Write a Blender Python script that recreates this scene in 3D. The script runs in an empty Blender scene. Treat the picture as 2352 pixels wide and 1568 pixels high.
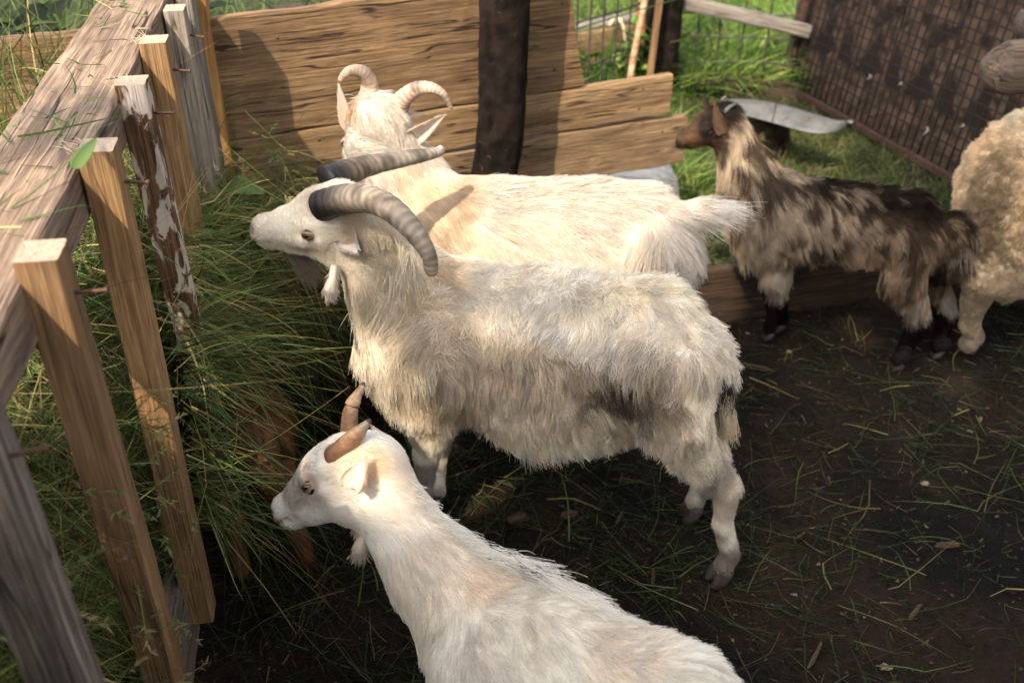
import bpy, bmesh, math, random
import numpy as np
from mathutils import Matrix, Vector, kdtree

# ------------------------------------------------------------------ camera, world, sun, exposure
SC = bpy.context.scene
COL = SC.collection
PITCH = math.radians(33.0)
CAM_H = 1.6
FPX = 2352 * 35.0 / 36.0
cd = bpy.data.cameras.new("camera")
cam = bpy.data.objects.new("camera", cd)
COL.objects.link(cam)
cd.lens = 35.0
cd.sensor_width = 36.0
cd.clip_start = 0.05
cd.clip_end = 400
cam.location = (0, 0, CAM_H)
cam.rotation_euler = (math.radians(90) - PITCH, 0, 0)
cd.dof.use_dof = True
cd.dof.focus_distance = 1.70
cd.dof.aperture_fstop = 4.0
SC.camera = cam

SUN_EL = math.radians(48.0)
SUN_AZ = math.radians(25.0)          # behind the camera, to the left
SVEC = np.array([-math.sin(SUN_AZ) * math.cos(SUN_EL), -math.cos(SUN_AZ) * math.cos(SUN_EL), math.sin(SUN_EL)])
world = bpy.data.worlds.new("World")
SC.world = world
world.use_nodes = True
wn = world.node_tree
sky = wn.nodes.new("ShaderNodeTexSky")
sky.sky_type = 'NISHITA'
sky.sun_disc = False
sky.sun_elevation = SUN_EL
sky.sun_rotation = math.atan2(SVEC[0], SVEC[1])
sky.air_density = 1.0
sky.dust_density = 4.0
sky.ozone_density = 0.6
hs = wn.nodes.new("ShaderNodeHueSaturation")
hs.inputs["Saturation"].default_value = 0.25
wn.links.new(sky.outputs[0], hs.inputs["Color"])
wn.links.new(hs.outputs[0], wn.nodes["Background"].inputs[0])
wn.nodes["Background"].inputs[1].default_value = 0.15
sd = bpy.data.lights.new("sun", 'SUN')
sd.energy = 2.3
sd.angle = math.radians(0.53)
sd.color = (1.0, 0.86, 0.68)
sun = bpy.data.objects.new("sun", sd)
COL.objects.link(sun)
sun.rotation_euler = Vector(SVEC).to_track_quat('Z', 'Y').to_euler()
sun.location = Vector(SVEC) * 20

SC.view_settings.view_transform = 'Standard'
SC.view_settings.look = 'None'
SC.view_settings.exposure = 1.75
SC.view_settings.gamma = 1.0
SC.cycles.use_denoising = True
SC.cycles.max_bounces = 10
SC.cycles.diffuse_bounces = 8
SC.cycles.transmission_bounces = 8
SC.cycles.transparent_max_bounces = 4
SC.cycles_curves.shape = 'RIBBONS'
SC.cycles_curves.subdivisions = 2

# ------------------------------------------------------------------ helpers
RNG = np.random.default_rng(7)
random.seed(7)
CP, SP = math.cos(PITCH), math.sin(PITCH)

def P(px, py, y=None, z=None):
    """world point seen at a reference pixel, at world depth y or height z"""
    dx = (px - 1176) / FPX
    dy = (784 - py) / FPX
    r = np.array([dx, CP + SP * dy, -SP + CP * dy])
    t = y / r[1] if y is not None else (z - CAM_H) / r[2]
    return np.array([0, 0, CAM_H]) + r * t

def nrm(v):
    v = np.asarray(v, float)
    return v / (np.linalg.norm(v, axis=-1, keepdims=True) + 1e-12)

def hash3(i, j, k, s=0):
    n = (i.astype(np.int64) * 374761393 + j.astype(np.int64) * 668265263 + k.astype(np.int64) * 2147483647 + s * 974634777) & 0x7fffffff
    n = ((n ^ (n >> 13)) * 1274126177) & 0x7fffffff
    n = n ^ (n >> 16)
    return (n & 0xffff) / 65535.0

def vnoise(p, f=1.0, s=0):
    q = np.asarray(p) * f + 1000.0
    i = np.floor(q).astype(np.int64)
    t = q - i
    t = t * t * (3 - 2 * t)
    r = 0
    for a in (0, 1):
        for b in (0, 1):
            for c in (0, 1):
                w = (t[:, 0] if a else 1 - t[:, 0]) * (t[:, 1] if b else 1 - t[:, 1]) * (t[:, 2] if c else 1 - t[:, 2])
                r = r + w * hash3(i[:, 0] + a, i[:, 1] + b, i[:, 2] + c, s)
    return r            # 0..1

def vnoise3(p, f, s=0):
    return np.stack([vnoise(p, f, s + k) for k in (1, 2, 3)], 1) * 2 - 1

# ---- tagging
def tag(o, label=None, cat=None, group=None, kind=None):
    if label: o["label"] = label
    if cat: o["category"] = cat
    if group: o["group"] = group
    if kind: o["kind"] = kind
    return o

def thing(name, loc, label, cat, group=None):
    o = bpy.data.objects.new(name, None)
    o.empty_display_size = 0.05
    COL.objects.link(o)
    o.location = tuple(float(c) for c in loc)
    return tag(o, label, cat, group)

def link_mesh(name, me, mat, parent=None, mw=None):
    o = bpy.data.objects.new(name, me)
    COL.objects.link(o)
    if mat is not None: me.materials.append(mat)
    M = mw if mw is not None else Matrix.Identity(4)
    if parent is not None:
        o.parent = parent
        off = Vector(parent.location)
        pp = parent.parent
        if pp is not None:           # sub-part: chain of translations / matrices
            M = (pp.matrix_basis @ parent.matrix_basis).inverted() @ M
        else:
            M = parent.matrix_basis.inverted() @ M
    o.matrix_basis = M
    return o

def np_mesh(name, V, F, smooth=True, cols=None):
    """V (n,3); F (m,k) array or list of arrays of one size each"""
    me = bpy.data.meshes.new(name)
    Fl = F if isinstance(F, list) else [F]
    Fl = [np.asarray(f, np.int32) for f in Fl if len(f)]
    me.vertices.add(len(V))
    me.vertices.foreach_set("co", np.ascontiguousarray(V, np.float32).ravel())
    tot = np.concatenate([np.full(len(f), f.shape[1], np.int32) for f in Fl])
    idx = np.concatenate([f.ravel() for f in Fl])
    me.loops.add(len(idx))
    me.loops.foreach_set("vertex_index", idx)
    me.polygons.add(len(tot))
    st = np.concatenate([[0], np.cumsum(tot)[:-1]]).astype(np.int32)
    me.polygons.foreach_set("loop_start", st)
    me.polygons.foreach_set("loop_total", tot)
    me.polygons.foreach_set("use_smooth", np.full(len(tot), smooth))
    if cols is not None:
        at = me.attributes.new("col", 'FLOAT_COLOR', 'POINT')
        c = np.ones((len(V), 4), np.float32)
        c[:, :3] = cols
        at.data.foreach_set("color", c.ravel())
    me.update(calc_edges=True)
    me.validate()
    return me

# ---- node materials
def mat_new(name):
    m = bpy.data.materials.new(name)
    m.use_nodes = True
    nt = m.node_tree
    for n in list(nt.nodes): nt.nodes.remove(n)
    out = nt.nodes.new("ShaderNodeOutputMaterial")
    return m, nt, out

def nd(nt, t, **kw):
    n = nt.nodes.new(t)
    for k, v in kw.items(): setattr(n, k, v)
    return n

def setin(n, **kw):
    for k, v in kw.items():
        n.inputs[k.replace("_", " ")].default_value = v

def ramp(nt, src, stops, interp='LINEAR'):
    r = nd(nt, "ShaderNodeValToRGB")
    cr = r.color_ramp
    cr.interpolation = interp
    while len(cr.elements) > 1: cr.elements.remove(cr.elements[-1])
    cr.elements[0].position = stops[0][0]
    c = stops[0][1]
    cr.elements[0].color = (*c, 1) if len(c) == 3 else c
    for p, c in stops[1:]:
        e = cr.elements.new(p)
        e.color = (*c, 1) if len(c) == 3 else c
    nt.links.new(src, r.inputs[0])
    return r.outputs[0]

def noise(nt, vec, scale, detail=4, rough=0.55, dist=0.0):
    n = nd(nt, "ShaderNodeTexNoise")
    n.inputs["Scale"].default_value = scale
    n.inputs["Detail"].default_value = detail
    n.inputs["Roughness"].default_value = rough
    n.inputs["Distortion"].default_value = dist
    if vec is not None: nt.links.new(vec, n.inputs["Vector"])
    return n.outputs[0]

def mapping(nt, vec, scale=(1, 1, 1), loc=(0, 0, 0)):
    m = nd(nt, "ShaderNodeMapping")
    m.inputs["Scale"].default_value = scale
    m.inputs["Location"].default_value = loc
    nt.links.new(vec, m.inputs["Vector"])
    return m.outputs[0]

def mixc(nt, fac, a, b, mode='MIX'):
    m = nd(nt, "ShaderNodeMix", data_type='RGBA', blend_type=mode)
    for sock, v in ((m.inputs[0], fac), (m.inputs[6], a), (m.inputs[7], b)):
        if isinstance(v, (int, float)): sock.default_value = v
        elif isinstance(v, tuple): sock.default_value = (*v, 1) if len(v) == 3 else v
        else: nt.links.new(v, sock)
    return m.outputs[2]

def bump(nt, h, strength=0.4, dist=0.004):
    b = nd(nt, "ShaderNodeBump")
    b.inputs["Strength"].default_value = strength
    b.inputs["Distance"].default_value = dist
    nt.links.new(h, b.inputs["Height"])
    return b.outputs[0]

def wood_mat(name, dark, mid, light, grain=1.0, crack=0.5, blotch=(0.08, 0.06, 0.05), blotch_amt=0.3, rough=0.75, peel=None, seed=0.0, end_light=None):
    """long grain along the object's X axis"""
    m, nt, out = mat_new(name)
    tc = nd(nt, "ShaderNodeTexCoord")
    ob = tc.outputs["Object"]
    v = mapping(nt, ob, (2.0, 62, 62), (seed, seed * 2, seed * 3))
    g1 = noise(nt, v, 2.2 * grain, 7, 0.68, 0.15)
    v2 = mapping(nt, ob, (3.5, 190, 190), (seed * 3, 0, seed))
    g2 = noise(nt, v2, 2.0 * grain, 3, 0.6, 0.1)
    v3 = mapping(nt, ob, (2, 4.5, 4.5), (seed, seed, seed * 5))
    b1 = noise(nt, v3, 1.6, 5, 0.65, 0.6)
    c = ramp(nt, g1, [(0.30, dark), (0.47, mid), (0.66, light)])
    c2 = ramp(nt, g2, [(0.36, (0.52, 0.49, 0.46)), (0.58, (1.08, 1.08, 1.08))])
    c = mixc(nt, 0.7, c, c2, 'MULTIPLY')
    b2 = noise(nt, mapping(nt, ob, (1.1, 9, 9), (seed * 2, 4, seed)), 1.3, 4, .6, .8)
    c = mixc(nt, .8, c, ramp(nt, b2, [(.32, (.50, .47, .45)), (.5, (.95, .95, .95)), (.68, (1.22, 1.2, 1.15))]), 'MULTIPLY')
    bm = ramp(nt, b1, [(0.5, (0, 0, 0)), (0.68, (1, 1, 1))])
    f = nd(nt, "ShaderNodeMath", operation='MULTIPLY')
    nt.links.new(bm, f.inputs[0]); f.inputs[1].default_value = blotch_amt
    c = mixc(nt, f.outputs[0], c, blotch)
    # checks / cracks along the grain
    v4 = mapping(nt, ob, (0.8, 15, 15), (seed * 7, seed, 1.3))
    k = noise(nt, v4, 1.7, 2, 0.5, 0.25)
    kk = ramp(nt, k, [(0.484, (1, 1, 1)), (0.496, (0, 0, 0)), (0.504, (0, 0, 0)), (0.516, (1, 1, 1))])
    k2 = noise(nt, mapping(nt, ob, (3, 5, 5), (seed, 3, seed)), 2.0, 2)
    kf = ramp(nt, k2, [(0.44, (0, 0, 0)), (0.52, (crack, crack, crack))])
    inv = nd(nt, "ShaderNodeInvert"); nt.links.new(kk, inv.inputs[1])
    fm = nd(nt, "ShaderNodeMath", operation='MULTIPLY')
    nt.links.new(inv.outputs[0], fm.inputs[0]); nt.links.new(kf, fm.inputs[1])
    c = mixc(nt, fm.outputs[0], c, tuple(x * 0.25 for x in dark))
    # knots
    vo = nd(nt, "ShaderNodeTexVoronoi")
    vo.inputs["Scale"].default_value = 1.0
    nt.links.new(mapping(nt, ob, (3.1, 7.0, 7.0), (seed * 1.7, seed * .3, seed)), vo.inputs["Vector"])
    kn = ramp(nt, vo.outputs["Distance"], [(0.03, (1, 1, 1)), (0.11, (0, 0, 0))])
    fk = nd(nt, "ShaderNodeMath", operation='MULTIPLY'); nt.links.new(kn, fk.inputs[0]); fk.inputs[1].default_value = 0.75
    c = mixc(nt, fk.outputs[0], c, tuple(x * 0.4 for x in dark))
    if peel is not None:
        pv = noise(nt, mapping(nt, ob, (5, 11, 11), (seed, 9, seed)), 2.3, 5, 0.6, 0.8)
        pm = ramp(nt, pv, [(0.49, (0, 0, 0)), (0.53, (1, 1, 1))])
        c = mixc(nt, pm, c, peel)
    if end_light is not None:          # freshly sawn end grain
        sx = nd(nt, "ShaderNodeSeparateXYZ"); nt.links.new(tc.outputs["Normal"], sx.inputs[0])
        ab = nd(nt, "ShaderNodeMath", operation='ABSOLUTE'); nt.links.new(sx.outputs[0], ab.inputs[0])
        er = noise(nt, mapping(nt, ob, (60, 60, 60)), 3.0, 3)
        ec = ramp(nt, er, [(.3, tuple(x * .7 for x in end_light)), (.7, end_light)])
        c = mixc(nt, ramp(nt, ab.outputs[0], [(.6, (0, 0, 0)), (.8, (1, 1, 1))]), c, ec)
    bs = nd(nt, "ShaderNodeBsdfPrincipled")
    bs.inputs["Roughness"].default_value = rough
    bs.inputs["Specular IOR Level"].default_value = 0.25
    nt.links.new(c, bs.inputs["Base Color"])
    h = nd(nt, "ShaderNodeMath", operation='ADD'); nt.links.new(g1, h.inputs[0]); nt.links.new(g2, h.inputs[1])
    h2 = nd(nt, "ShaderNodeMath", operation='SUBTRACT'); nt.links.new(h.outputs[0], h2.inputs[0]); nt.links.new(fm.outputs[0], h2.inputs[1])
    nt.links.new(bump(nt, h2.outputs[0], 0.75, 0.004), bs.inputs["Normal"])
    nt.links.new(bs.outputs[0], out.inputs[0])
    return m

def simple_mat(name, c1, c2, scale=20, rough=0.7, spec=0.3, bstr=0.3, metallic=0.0, spots=None):
    m, nt, out = mat_new(name)
    tc = nd(nt, "ShaderNodeTexCoord")
    n = noise(nt, tc.outputs["Object"], scale, 6, 0.6, 0.3)
    c = ramp(nt, n, [(0.35, c1), (0.65, c2)])
    if spots is not None:
        n2 = noise(nt, tc.outputs["Object"], spots[1], 3, 0.5, 0.4)
        c = mixc(nt, ramp(nt, n2, [(spots[2], (0, 0, 0)), (spots[2] + 0.05, (1, 1, 1))]), c, spots[0])
    bs = nd(nt, "ShaderNodeBsdfPrincipled")
    setin(bs, Roughness=rough, Metallic=metallic)
    bs.inputs["Specular IOR Level"].default_value = spec
    nt.links.new(c, bs.inputs["Base Color"])
    nt.links.new(bump(nt, n, bstr, 0.004), bs.inputs["Normal"])
    nt.links.new(bs.outputs[0], out.inputs[0])
    return m

def attr_mat(name, rough=0.6, transl=0.0, spec=0.3, bscale=0, bstr=0.3):
    m, nt, out = mat_new(name)
    a = nd(nt, "ShaderNodeAttribute"); a.attribute_name = "col"
    bs = nd(nt, "ShaderNodeBsdfPrincipled")
    setin(bs, Roughness=rough)
    bs.inputs["Specular IOR Level"].default_value = spec
    nt.links.new(a.outputs["Color"], bs.inputs["Base Color"])
    if bscale:
        tc = nd(nt, "ShaderNodeTexCoord")
        n = noise(nt, tc.outputs["Object"], bscale, 5, 0.6)
        nt.links.new(bump(nt, n, bstr, 0.003), bs.inputs["Normal"])
    sh = bs.outputs[0]
    if transl:
        tr = nd(nt, "ShaderNodeBsdfTranslucent")
        nt.links.new(a.outputs["Color"], tr.inputs[0])
        mx = nd(nt, "ShaderNodeMixShader"); mx.inputs[0].default_value = transl
        nt.links.new(sh, mx.inputs[1]); nt.links.new(tr.outputs[0], mx.inputs[2])
        sh = mx.outputs[0]
    nt.links.new(sh, out.inputs[0])
    return m

def fur_mat(name):
    m, nt, out = mat_new(name)
    a = nd(nt, "ShaderNodeAttribute"); a.attribute_name = "col"
    d = nd(nt, "ShaderNodeBsdfDiffuse")
    t = nd(nt, "ShaderNodeBsdfTranslucent")
    nt.links.new(a.outputs["Color"], d.inputs[0]); nt.links.new(a.outputs["Color"], t.inputs[0])
    mx = nd(nt, "ShaderNodeMixShader"); mx.inputs[0].default_value = 0.45
    nt.links.new(d.outputs[0], mx.inputs[1]); nt.links.new(t.outputs[0], mx.inputs[2])
    g = nd(nt, "ShaderNodeBsdfHair"); g.component = 'Reflection'
    nt.links.new(a.outputs["Color"], g.inputs["Color"])
    g.inputs["RoughnessU"].default_value = 0.35; g.inputs["RoughnessV"].default_value = 0.7
    m2 = nd(nt, "ShaderNodeMixShader"); m2.inputs[0].default_value = 0.05
    nt.links.new(mx.outputs[0], m2.inputs[1]); nt.links.new(g.outputs[0], m2.inputs[2])
    nt.links.new(m2.outputs[0], out.inputs[0])
    return m

# ---- boards: length along local X, thickness along local Y, width along local Z
def board(name, A, B, up, w, t, mat, parent=None, seg=24, jit=0.003, bev=0.004, endjag=0.0, wends=None, seed=0, cut0=0.0, cut1=0.0):
    A = np.asarray(A, float); B = np.asarray(B, float)
    X = nrm(B - A); Y = nrm(np.cross(nrm(up), X)); Z = np.cross(X, Y)
    L = np.linalg.norm(B - A)
    rs = np.random.default_rng(seed + int(abs(A[0] * 1000)) + int(L * 777))
    # ring profile (y,z) rounded rectangle with mid points on the wide faces
    b = bev
    hy, hz = t / 2, w / 2
    nz = 5
    prof = []
    zs = np.linspace(-hz + b, hz - b, nz)
    for z in zs: prof.append((hy, z))
    prof.append((hy - b * .3, hz - b * .3))
    prof.append((hy - b, hz)); prof.append((-hy + b, hz))
    prof.append((-hy + b * .3, hz - b * .3))
    for z in zs[::-1]: prof.append((-hy, z))
    prof.append((-hy + b * .3, -hz + b * .3))
    prof.append((-hy + b, -hz)); prof.append((hy - b, -hz))
    prof.append((hy - b * .3, -hz + b * .3))
    prof = np.array(prof); n = len(prof)
    us = np.linspace(0, L, seg + 1)
    V = []
    ph = rs.random(6) * 6
    for i, u in enumerate(us):
        s = u / L
        sc = 1.0
        if wends is not None: sc = wends[0] + (wends[1] - wends[0]) * s
        y = prof[:, 0].copy(); z = prof[:, 1] * sc
        wob = jit * (np.sin(u * 9 + ph[0]) * .6 + np.sin(u * 23 + ph[1]) * .4)
        wob2 = jit * (np.sin(u * 7 + ph[2]) * .6 + np.sin(u * 31 + ph[3]) * .4)
        z = z + np.where(z > 0, wob, wob2)
        y = y + jit * .5 * np.sin(u * 5 + ph[4]) + rs.normal(0, jit * .12, n)
        z = z + rs.normal(0, jit * .12, n)
        x = np.full(n, u)
        if i == 0: x = x - rs.random(n) * endjag + cut0 * prof[:, 1] / hz
        if i == seg: x = x + rs.random(n) * endjag + cut1 * prof[:, 1] / hz
        V.append(np.stack([x, y, z], 1))
    # end caps slightly inset ring for a bevelled end
    V = np.concatenate(V)
    F = []
    for i in range(seg):
        a = np.arange(n) + i * n
        bq = np.roll(np.arange(n), -1) + i * n
        F.append(np.stack([a, a + n, bq + n, bq], 1))
    F = np.concatenate(F)
    nV = len(V)
    c0 = V[:n].mean(0); c1 = V[-n:].mean(0)
    V = np.concatenate([V, [c0, c1]])
    a = np.arange(n); bq = np.roll(a, -1)
    T = np.concatenate([np.stack([a, bq, np.full(n, nV)], 1), np.stack([bq + nV - n, a + nV - n, np.full(n, nV + 1)], 1)])
    me = np_mesh(name, V, [F[:, ::-1], T[:, ::-1]], smooth=False)
    M = Matrix(((X[0], Y[0], Z[0], A[0]), (X[1], Y[1], Z[1], A[1]), (X[2], Y[2], Z[2], A[2]), (0, 0, 0, 1)))
    return link_mesh(name, me, mat, parent, M)

def spline(pts, n):
    pts = np.asarray(pts, float)
    k = len(pts)
    q = np.concatenate([[2 * pts[0] - pts[1]], pts, [2 * pts[-1] - pts[-2]]])
    t = np.linspace(0, k - 1 - 1e-9, n)
    i = t.astype(int); f = (t - i)[:, None]
    p0, p1, p2, p3 = q[i], q[i + 1], q[i + 2], q[i + 3]
    return 0.5 * (2 * p1 + (p2 - p0) * f + (2 * p0 - 5 * p1 + 4 * p2 - p3) * f ** 2 + (3 * p1 - p0 - 3 * p2 + p3) * f ** 3)

def tube_geo(pts, radii, ns=10, flat=1.0, flatdir=None, rad_fn=None):
    pts = np.asarray(pts, float); n = len(pts)
    radii = np.broadcast_to(np.asarray(radii, float), (n,))
    T = nrm(np.gradient(pts, axis=0))
    ref = np.array(flatdir if flatdir is not None else (0.31, 0.2, 0.93), float)
    V = []
    for i in range(n):
        a = nrm(ref - T[i] * np.dot(ref, T[i])); ref = a if flatdir is None else ref
        b = np.cross(T[i], a)
        th = np.linspace(0, 2 * np.pi, ns, endpoint=False)
        r = radii[i] * (rad_fn(i / (n - 1), th) if rad_fn else 1.0)
        V.append(pts[i] + np.outer(np.cos(th) * r * flat, a) + np.outer(np.sin(th) * r, b))
    V = np.concatenate(V)
    F = []
    a = np.arange(ns); b = np.roll(a, -1)
    for i in range(n - 1):
        F.append(np.stack([a + i * ns, b + i * ns, b + (i + 1) * ns, a + (i + 1) * ns], 1))
    F = np.concatenate(F)
    m = len(V)
    V = np.concatenate([V, [pts[0] - T[0] * radii[0] * .15, pts[-1] + T[-1] * radii[-1] * .4]])
    Tt = np.concatenate([np.stack([b, a, np.full(ns, m)], 1), np.stack([a + m - ns, b + m - ns, np.full(ns, m + 1)], 1)])
    return V, F, Tt

def merge_geo(parts):
    V, Q, T, off = [], [], [], 0
    for (v, q, t) in parts:
        V.append(v); Q.append(q + off); T.append(t + off); off += len(v)
    return np.concatenate(V), np.concatenate(Q), np.concatenate(T)

def tube(name, pts, radii, mat, parent=None, ns=10, flat=1.0, flatdir=None, rad_fn=None, cols=None):
    V, F, T = tube_geo(pts, radii, ns, flat, flatdir, rad_fn)
    cc = None
    if cols is not None:
        n = len(pts)
        s = np.concatenate([np.repeat(np.linspace(0, 1, n), ns), [0, 1]])
        cc = cols(V, s)
    return link_mesh(name, np_mesh(name, V, [F, T], True, cc), mat, parent)

# ---- ribbons (grass and hay blades)
def blades_geo(roots, dirs, lens, widths, bends, cols, nseg=5, kink=0.0, rng=RNG):
    N = len(roots)
    s = np.linspace(0, 1, nseg + 1)
    d = nrm(dirs)
    side = nrm(np.cross(d, rng.normal(size=(N, 3))))
    L = lens[:, None]
    pts = roots[:, None, :] + d[:, None, :] * (s[None, :, None] * L[:, None]) + bends[:, None, :] * (s[None, :, None] ** 2)
    if kink:
        kp = rng.random((N, 1)) * .6 + .2
        kd = rng.normal(size=(N, 3)) * kink
        m = np.clip(s[None, :] - kp, 0, 1)[:, :, None] * L[:, None]
        pts = pts + kd[:, None, :] * m
    w = widths[:, None] * (1 - 0.85 * s[None, :] ** 2) * 0.5
    A = pts - side[:, None, :] * w[:, :, None]
    B = pts + side[:, None, :] * w[:, :, None]
    V = np.stack([A, B], 2).reshape(-1, 3)
    base = (np.arange(N) * 2 * (nseg + 1))[:, None] + (np.arange(nseg) * 2)[None, :]
    F = np.stack([base, base + 1, base + 3, base + 2], -1).reshape(-1, 4)
    C = np.repeat(cols, 2 * (nseg + 1), axis=0)
    return V, F, C

def join_colored(parts):
    V, F, C, off = [], [], [], 0
    for v, f, c in parts:
        V.append(v); F.append(f + off); C.append(c); off += len(v)
    return np.concatenate(V), np.concatenate(F), np.concatenate(C)
# ------------------------------------------------------------------ animal bodies: smooth union of tapered limbs, meshed once
class Body:
    def __init__(self, lateral=(0, 1, 0)):
        self.pr = []
        self.lat = nrm(lateral)
        self.eyes = []

    def add(self, a, b, ra, rb=None, k=0.03, flow=None, ln=0.03, lift=0.25, sq=1.0, sub=False, fw=1.0):
        a = np.asarray(a, float); b = np.asarray(b, float)
        if rb is None: rb = ra
        if flow is None: flow = nrm(b - a) if np.linalg.norm(b - a) > 1e-6 else np.array([0, 0, -1.0])
        self.pr.append(dict(a=a, b=b, ra=ra, rb=rb, k=k, flow=nrm(flow), ln=ln, lift=lift, sq=sq, sub=sub, fw=fw))

    def dist1(self, q, p):
        a, b = q['a'], q['b']
        if q['sq'] != 1.0:
            o = ((p - a) @ self.lat)[:, None] * self.lat * (q['sq'] - 1)
            p = p + o
        ab = b - a; L2 = ab @ ab
        pa = p - a
        h = np.clip((pa @ ab) / L2, 0, 1) if L2 > 1e-12 else np.zeros(len(p))
        return np.linalg.norm(pa - h[:, None] * ab, axis=1) - (q['ra'] + (q['rb'] - q['ra']) * h)

    def sdf(self, p):
        d = None
        for q in self.pr:
            e = self.dist1(q, p); k = q['k']
            if d is None: d = e; continue
            if q['sub']:
                h = np.clip(.5 - .5 * (d + e) / k, 0, 1)
                d = d * (1 - h) + (-e) * h + k * h * (1 - h)
            else:
                h = np.clip(.5 + .5 * (d - e) / k, 0, 1)
                d = d * (1 - h) + e * h - k * h * (1 - h)
        return d

    def fields(self, p, s=0.018):
        W = 0; fl = 0; ln = 0; li = 0
        for q in self.pr:
            if q['sub'] or q['fw'] == 0: continue
            w = q['fw'] * np.exp(-np.clip(self.dist1(q, p), 0, None) / s)[:, None]
            W = W + w; fl = fl + w * q['flow']; ln = ln + w[:, 0] * q['ln']; li = li + w[:, 0] * q['lift']
        W = W + 1e-9
        return nrm(fl / W), ln / W[:, 0], li / W[:, 0]

    def mesh(self, h=0.008):
        lo = np.min([np.minimum(q['a'], q['b']) - max(q['ra'], q['rb']) for q in self.pr if not q['sub']], 0) - 3 * h - .02
        hi = np.max([np.maximum(q['a'], q['b']) + max(q['ra'], q['rb']) for q in self.pr if not q['sub']], 0) + 3 * h + .02
        n = np.ceil((hi - lo) / h).astype(int) + 1
        ax = [lo[i] + np.arange(n[i]) * h for i in range(3)]
        D = np.full(n, 0.2, np.float32)
        for q in self.pr:
            m = q['k'] + 2.5 * h + 0.01
            r = max(q['ra'], q['rb'])
            a0 = np.clip(np.floor((np.minimum(q['a'], q['b']) - r - m - lo) / h).astype(int), 0, n)
            a1 = np.clip(np.ceil((np.maximum(q['a'], q['b']) + r + m - lo) / h).astype(int) + 1, 0, n)
            sl = tuple(slice(a0[i], a1[i]) for i in range(3))
            g = np.stack(np.meshgrid(ax[0][sl[0]], ax[1][sl[1]], ax[2][sl[2]], indexing='ij'), -1)
            e = self.dist1(q, g.reshape(-1, 3)).reshape(g.shape[:3]).astype(np.float32)
            d = D[sl]; k = q['k']
            if q['sub']:
                hh = np.clip(.5 - .5 * (d + e) / k, 0, 1)
                D[sl] = d * (1 - hh) + (-e) * hh + k * hh * (1 - hh)
            else:
                hh = np.clip(.5 + .5 * (d - e) / k, 0, 1)
                D[sl] = d * (1 - hh) + e * hh - k * hh * (1 - hh)
        V, F = surface_nets(D, lo, h)
        for _ in range(3):
            d = self.sdf(V)
            e = 1e-4
            G = np.stack([self.sdf(V + np.eye(3)[i] * e) - d for i in range(3)], 1) / e
            st = d[:, None] * G / (np.sum(G * G, 1, keepdims=True) + 1e-3)
            V = V - np.clip(st, -h * .7, h * .7)
        d = self.sdf(V)
        N = nrm(np.stack([self.sdf(V + np.eye(3)[i] * 1e-3) - d for i in range(3)], 1))
        return V, F, N

def surface_nets(D, lo, h):
    ins = D < 0
    nx, ny, nz = D.shape
    c = [(i, j, k) for i in (0, 1) for j in (0, 1) for k in (0, 1)]
    sl = lambda o: tuple(slice(o[i], D.shape[i] - 1 + o[i]) for i in range(3))
    cnt = sum(ins[sl(o)].astype(np.int8) for o in c)
    act = (cnt > 0) & (cnt < 8)
    idx = np.full(act.shape, -1, np.int64)
    ii = np.argwhere(act)
    idx[act] = np.arange(len(ii))
    acc = np.zeros((len(ii), 3)); num = np.zeros(len(ii))
    for o in c:
        for ax in range(3):
            if o[ax]: continue
            o2 = list(o); o2[ax] = 1
            v0 = D[ii[:, 0] + o[0], ii[:, 1] + o[1], ii[:, 2] + o[2]]
            v1 = D[ii[:, 0] + o2[0], ii[:, 1] + o2[1], ii[:, 2] + o2[2]]
            x = (v0 < 0) != (v1 < 0)
            t = np.where(x, v0 / np.where(v0 == v1, 1, v0 - v1), 0)
            p = np.tile(np.array(o, float), (len(ii), 1)); p[:, ax] = t
            acc += p * x[:, None]; num += x
    V = lo + (ii + acc / np.maximum(num, 1)[:, None]) * h
    F = []
    for ax in range(3):
        u, v = [(1, 2), (2, 0), (0, 1)][ax]
        s0 = [slice(None)] * 3; s1 = [slice(None)] * 3
        s0[ax] = slice(0, D.shape[ax] - 1); s1[ax] = slice(1, D.shape[ax])
        a, b = ins[tuple(s0)], ins[tuple(s1)]
        x = np.argwhere(a != b)
        ok = (x[:, u] > 0) & (x[:, v] > 0) & (x[:, u] < D.shape[u] - 1) & (x[:, v] < D.shape[v] - 1)
        x = x[ok]
        fl = a[x[:, 0], x[:, 1], x[:, 2]]
        def cell(du, dv):
            y = x.copy(); y[:, u] -= du; y[:, v] -= dv
            return idx[y[:, 0], y[:, 1], y[:, 2]]
        q = np.stack([cell(1, 1), cell(0, 1), cell(0, 0), cell(1, 0)], 1)
        q[~fl] = q[~fl][:, ::-1]
        F.append(q[(q >= 0).all(1)])
    return V, np.concatenate(F)

def sample_surface(V, F, N, n, rng, dens=None):
    T = np.concatenate([F[:, [0, 1, 2]], F[:, [0, 2, 3]]]) if F.shape[1] == 4 else F
    A = np.linalg.norm(np.cross(V[T[:, 1]] - V[T[:, 0]], V[T[:, 2]] - V[T[:, 0]]), axis=1)
    if dens is not None: A = A * dens(V[T].mean(1))
    pr = A / A.sum()
    t = rng.choice(len(T), n, p=pr)
    r1 = np.sqrt(rng.random(n))[:, None]; r2 = rng.random(n)[:, None]
    w0, w1, w2 = 1 - r1, r1 * (1 - r2), r1 * r2
    return V[T[t, 0]] * w0 + V[T[t, 1]] * w1 + V[T[t, 2]] * w2, nrm(N[T[t, 0]] * w0 + N[T[t, 1]] * w1 + N[T[t, 2]] * w2)

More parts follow.
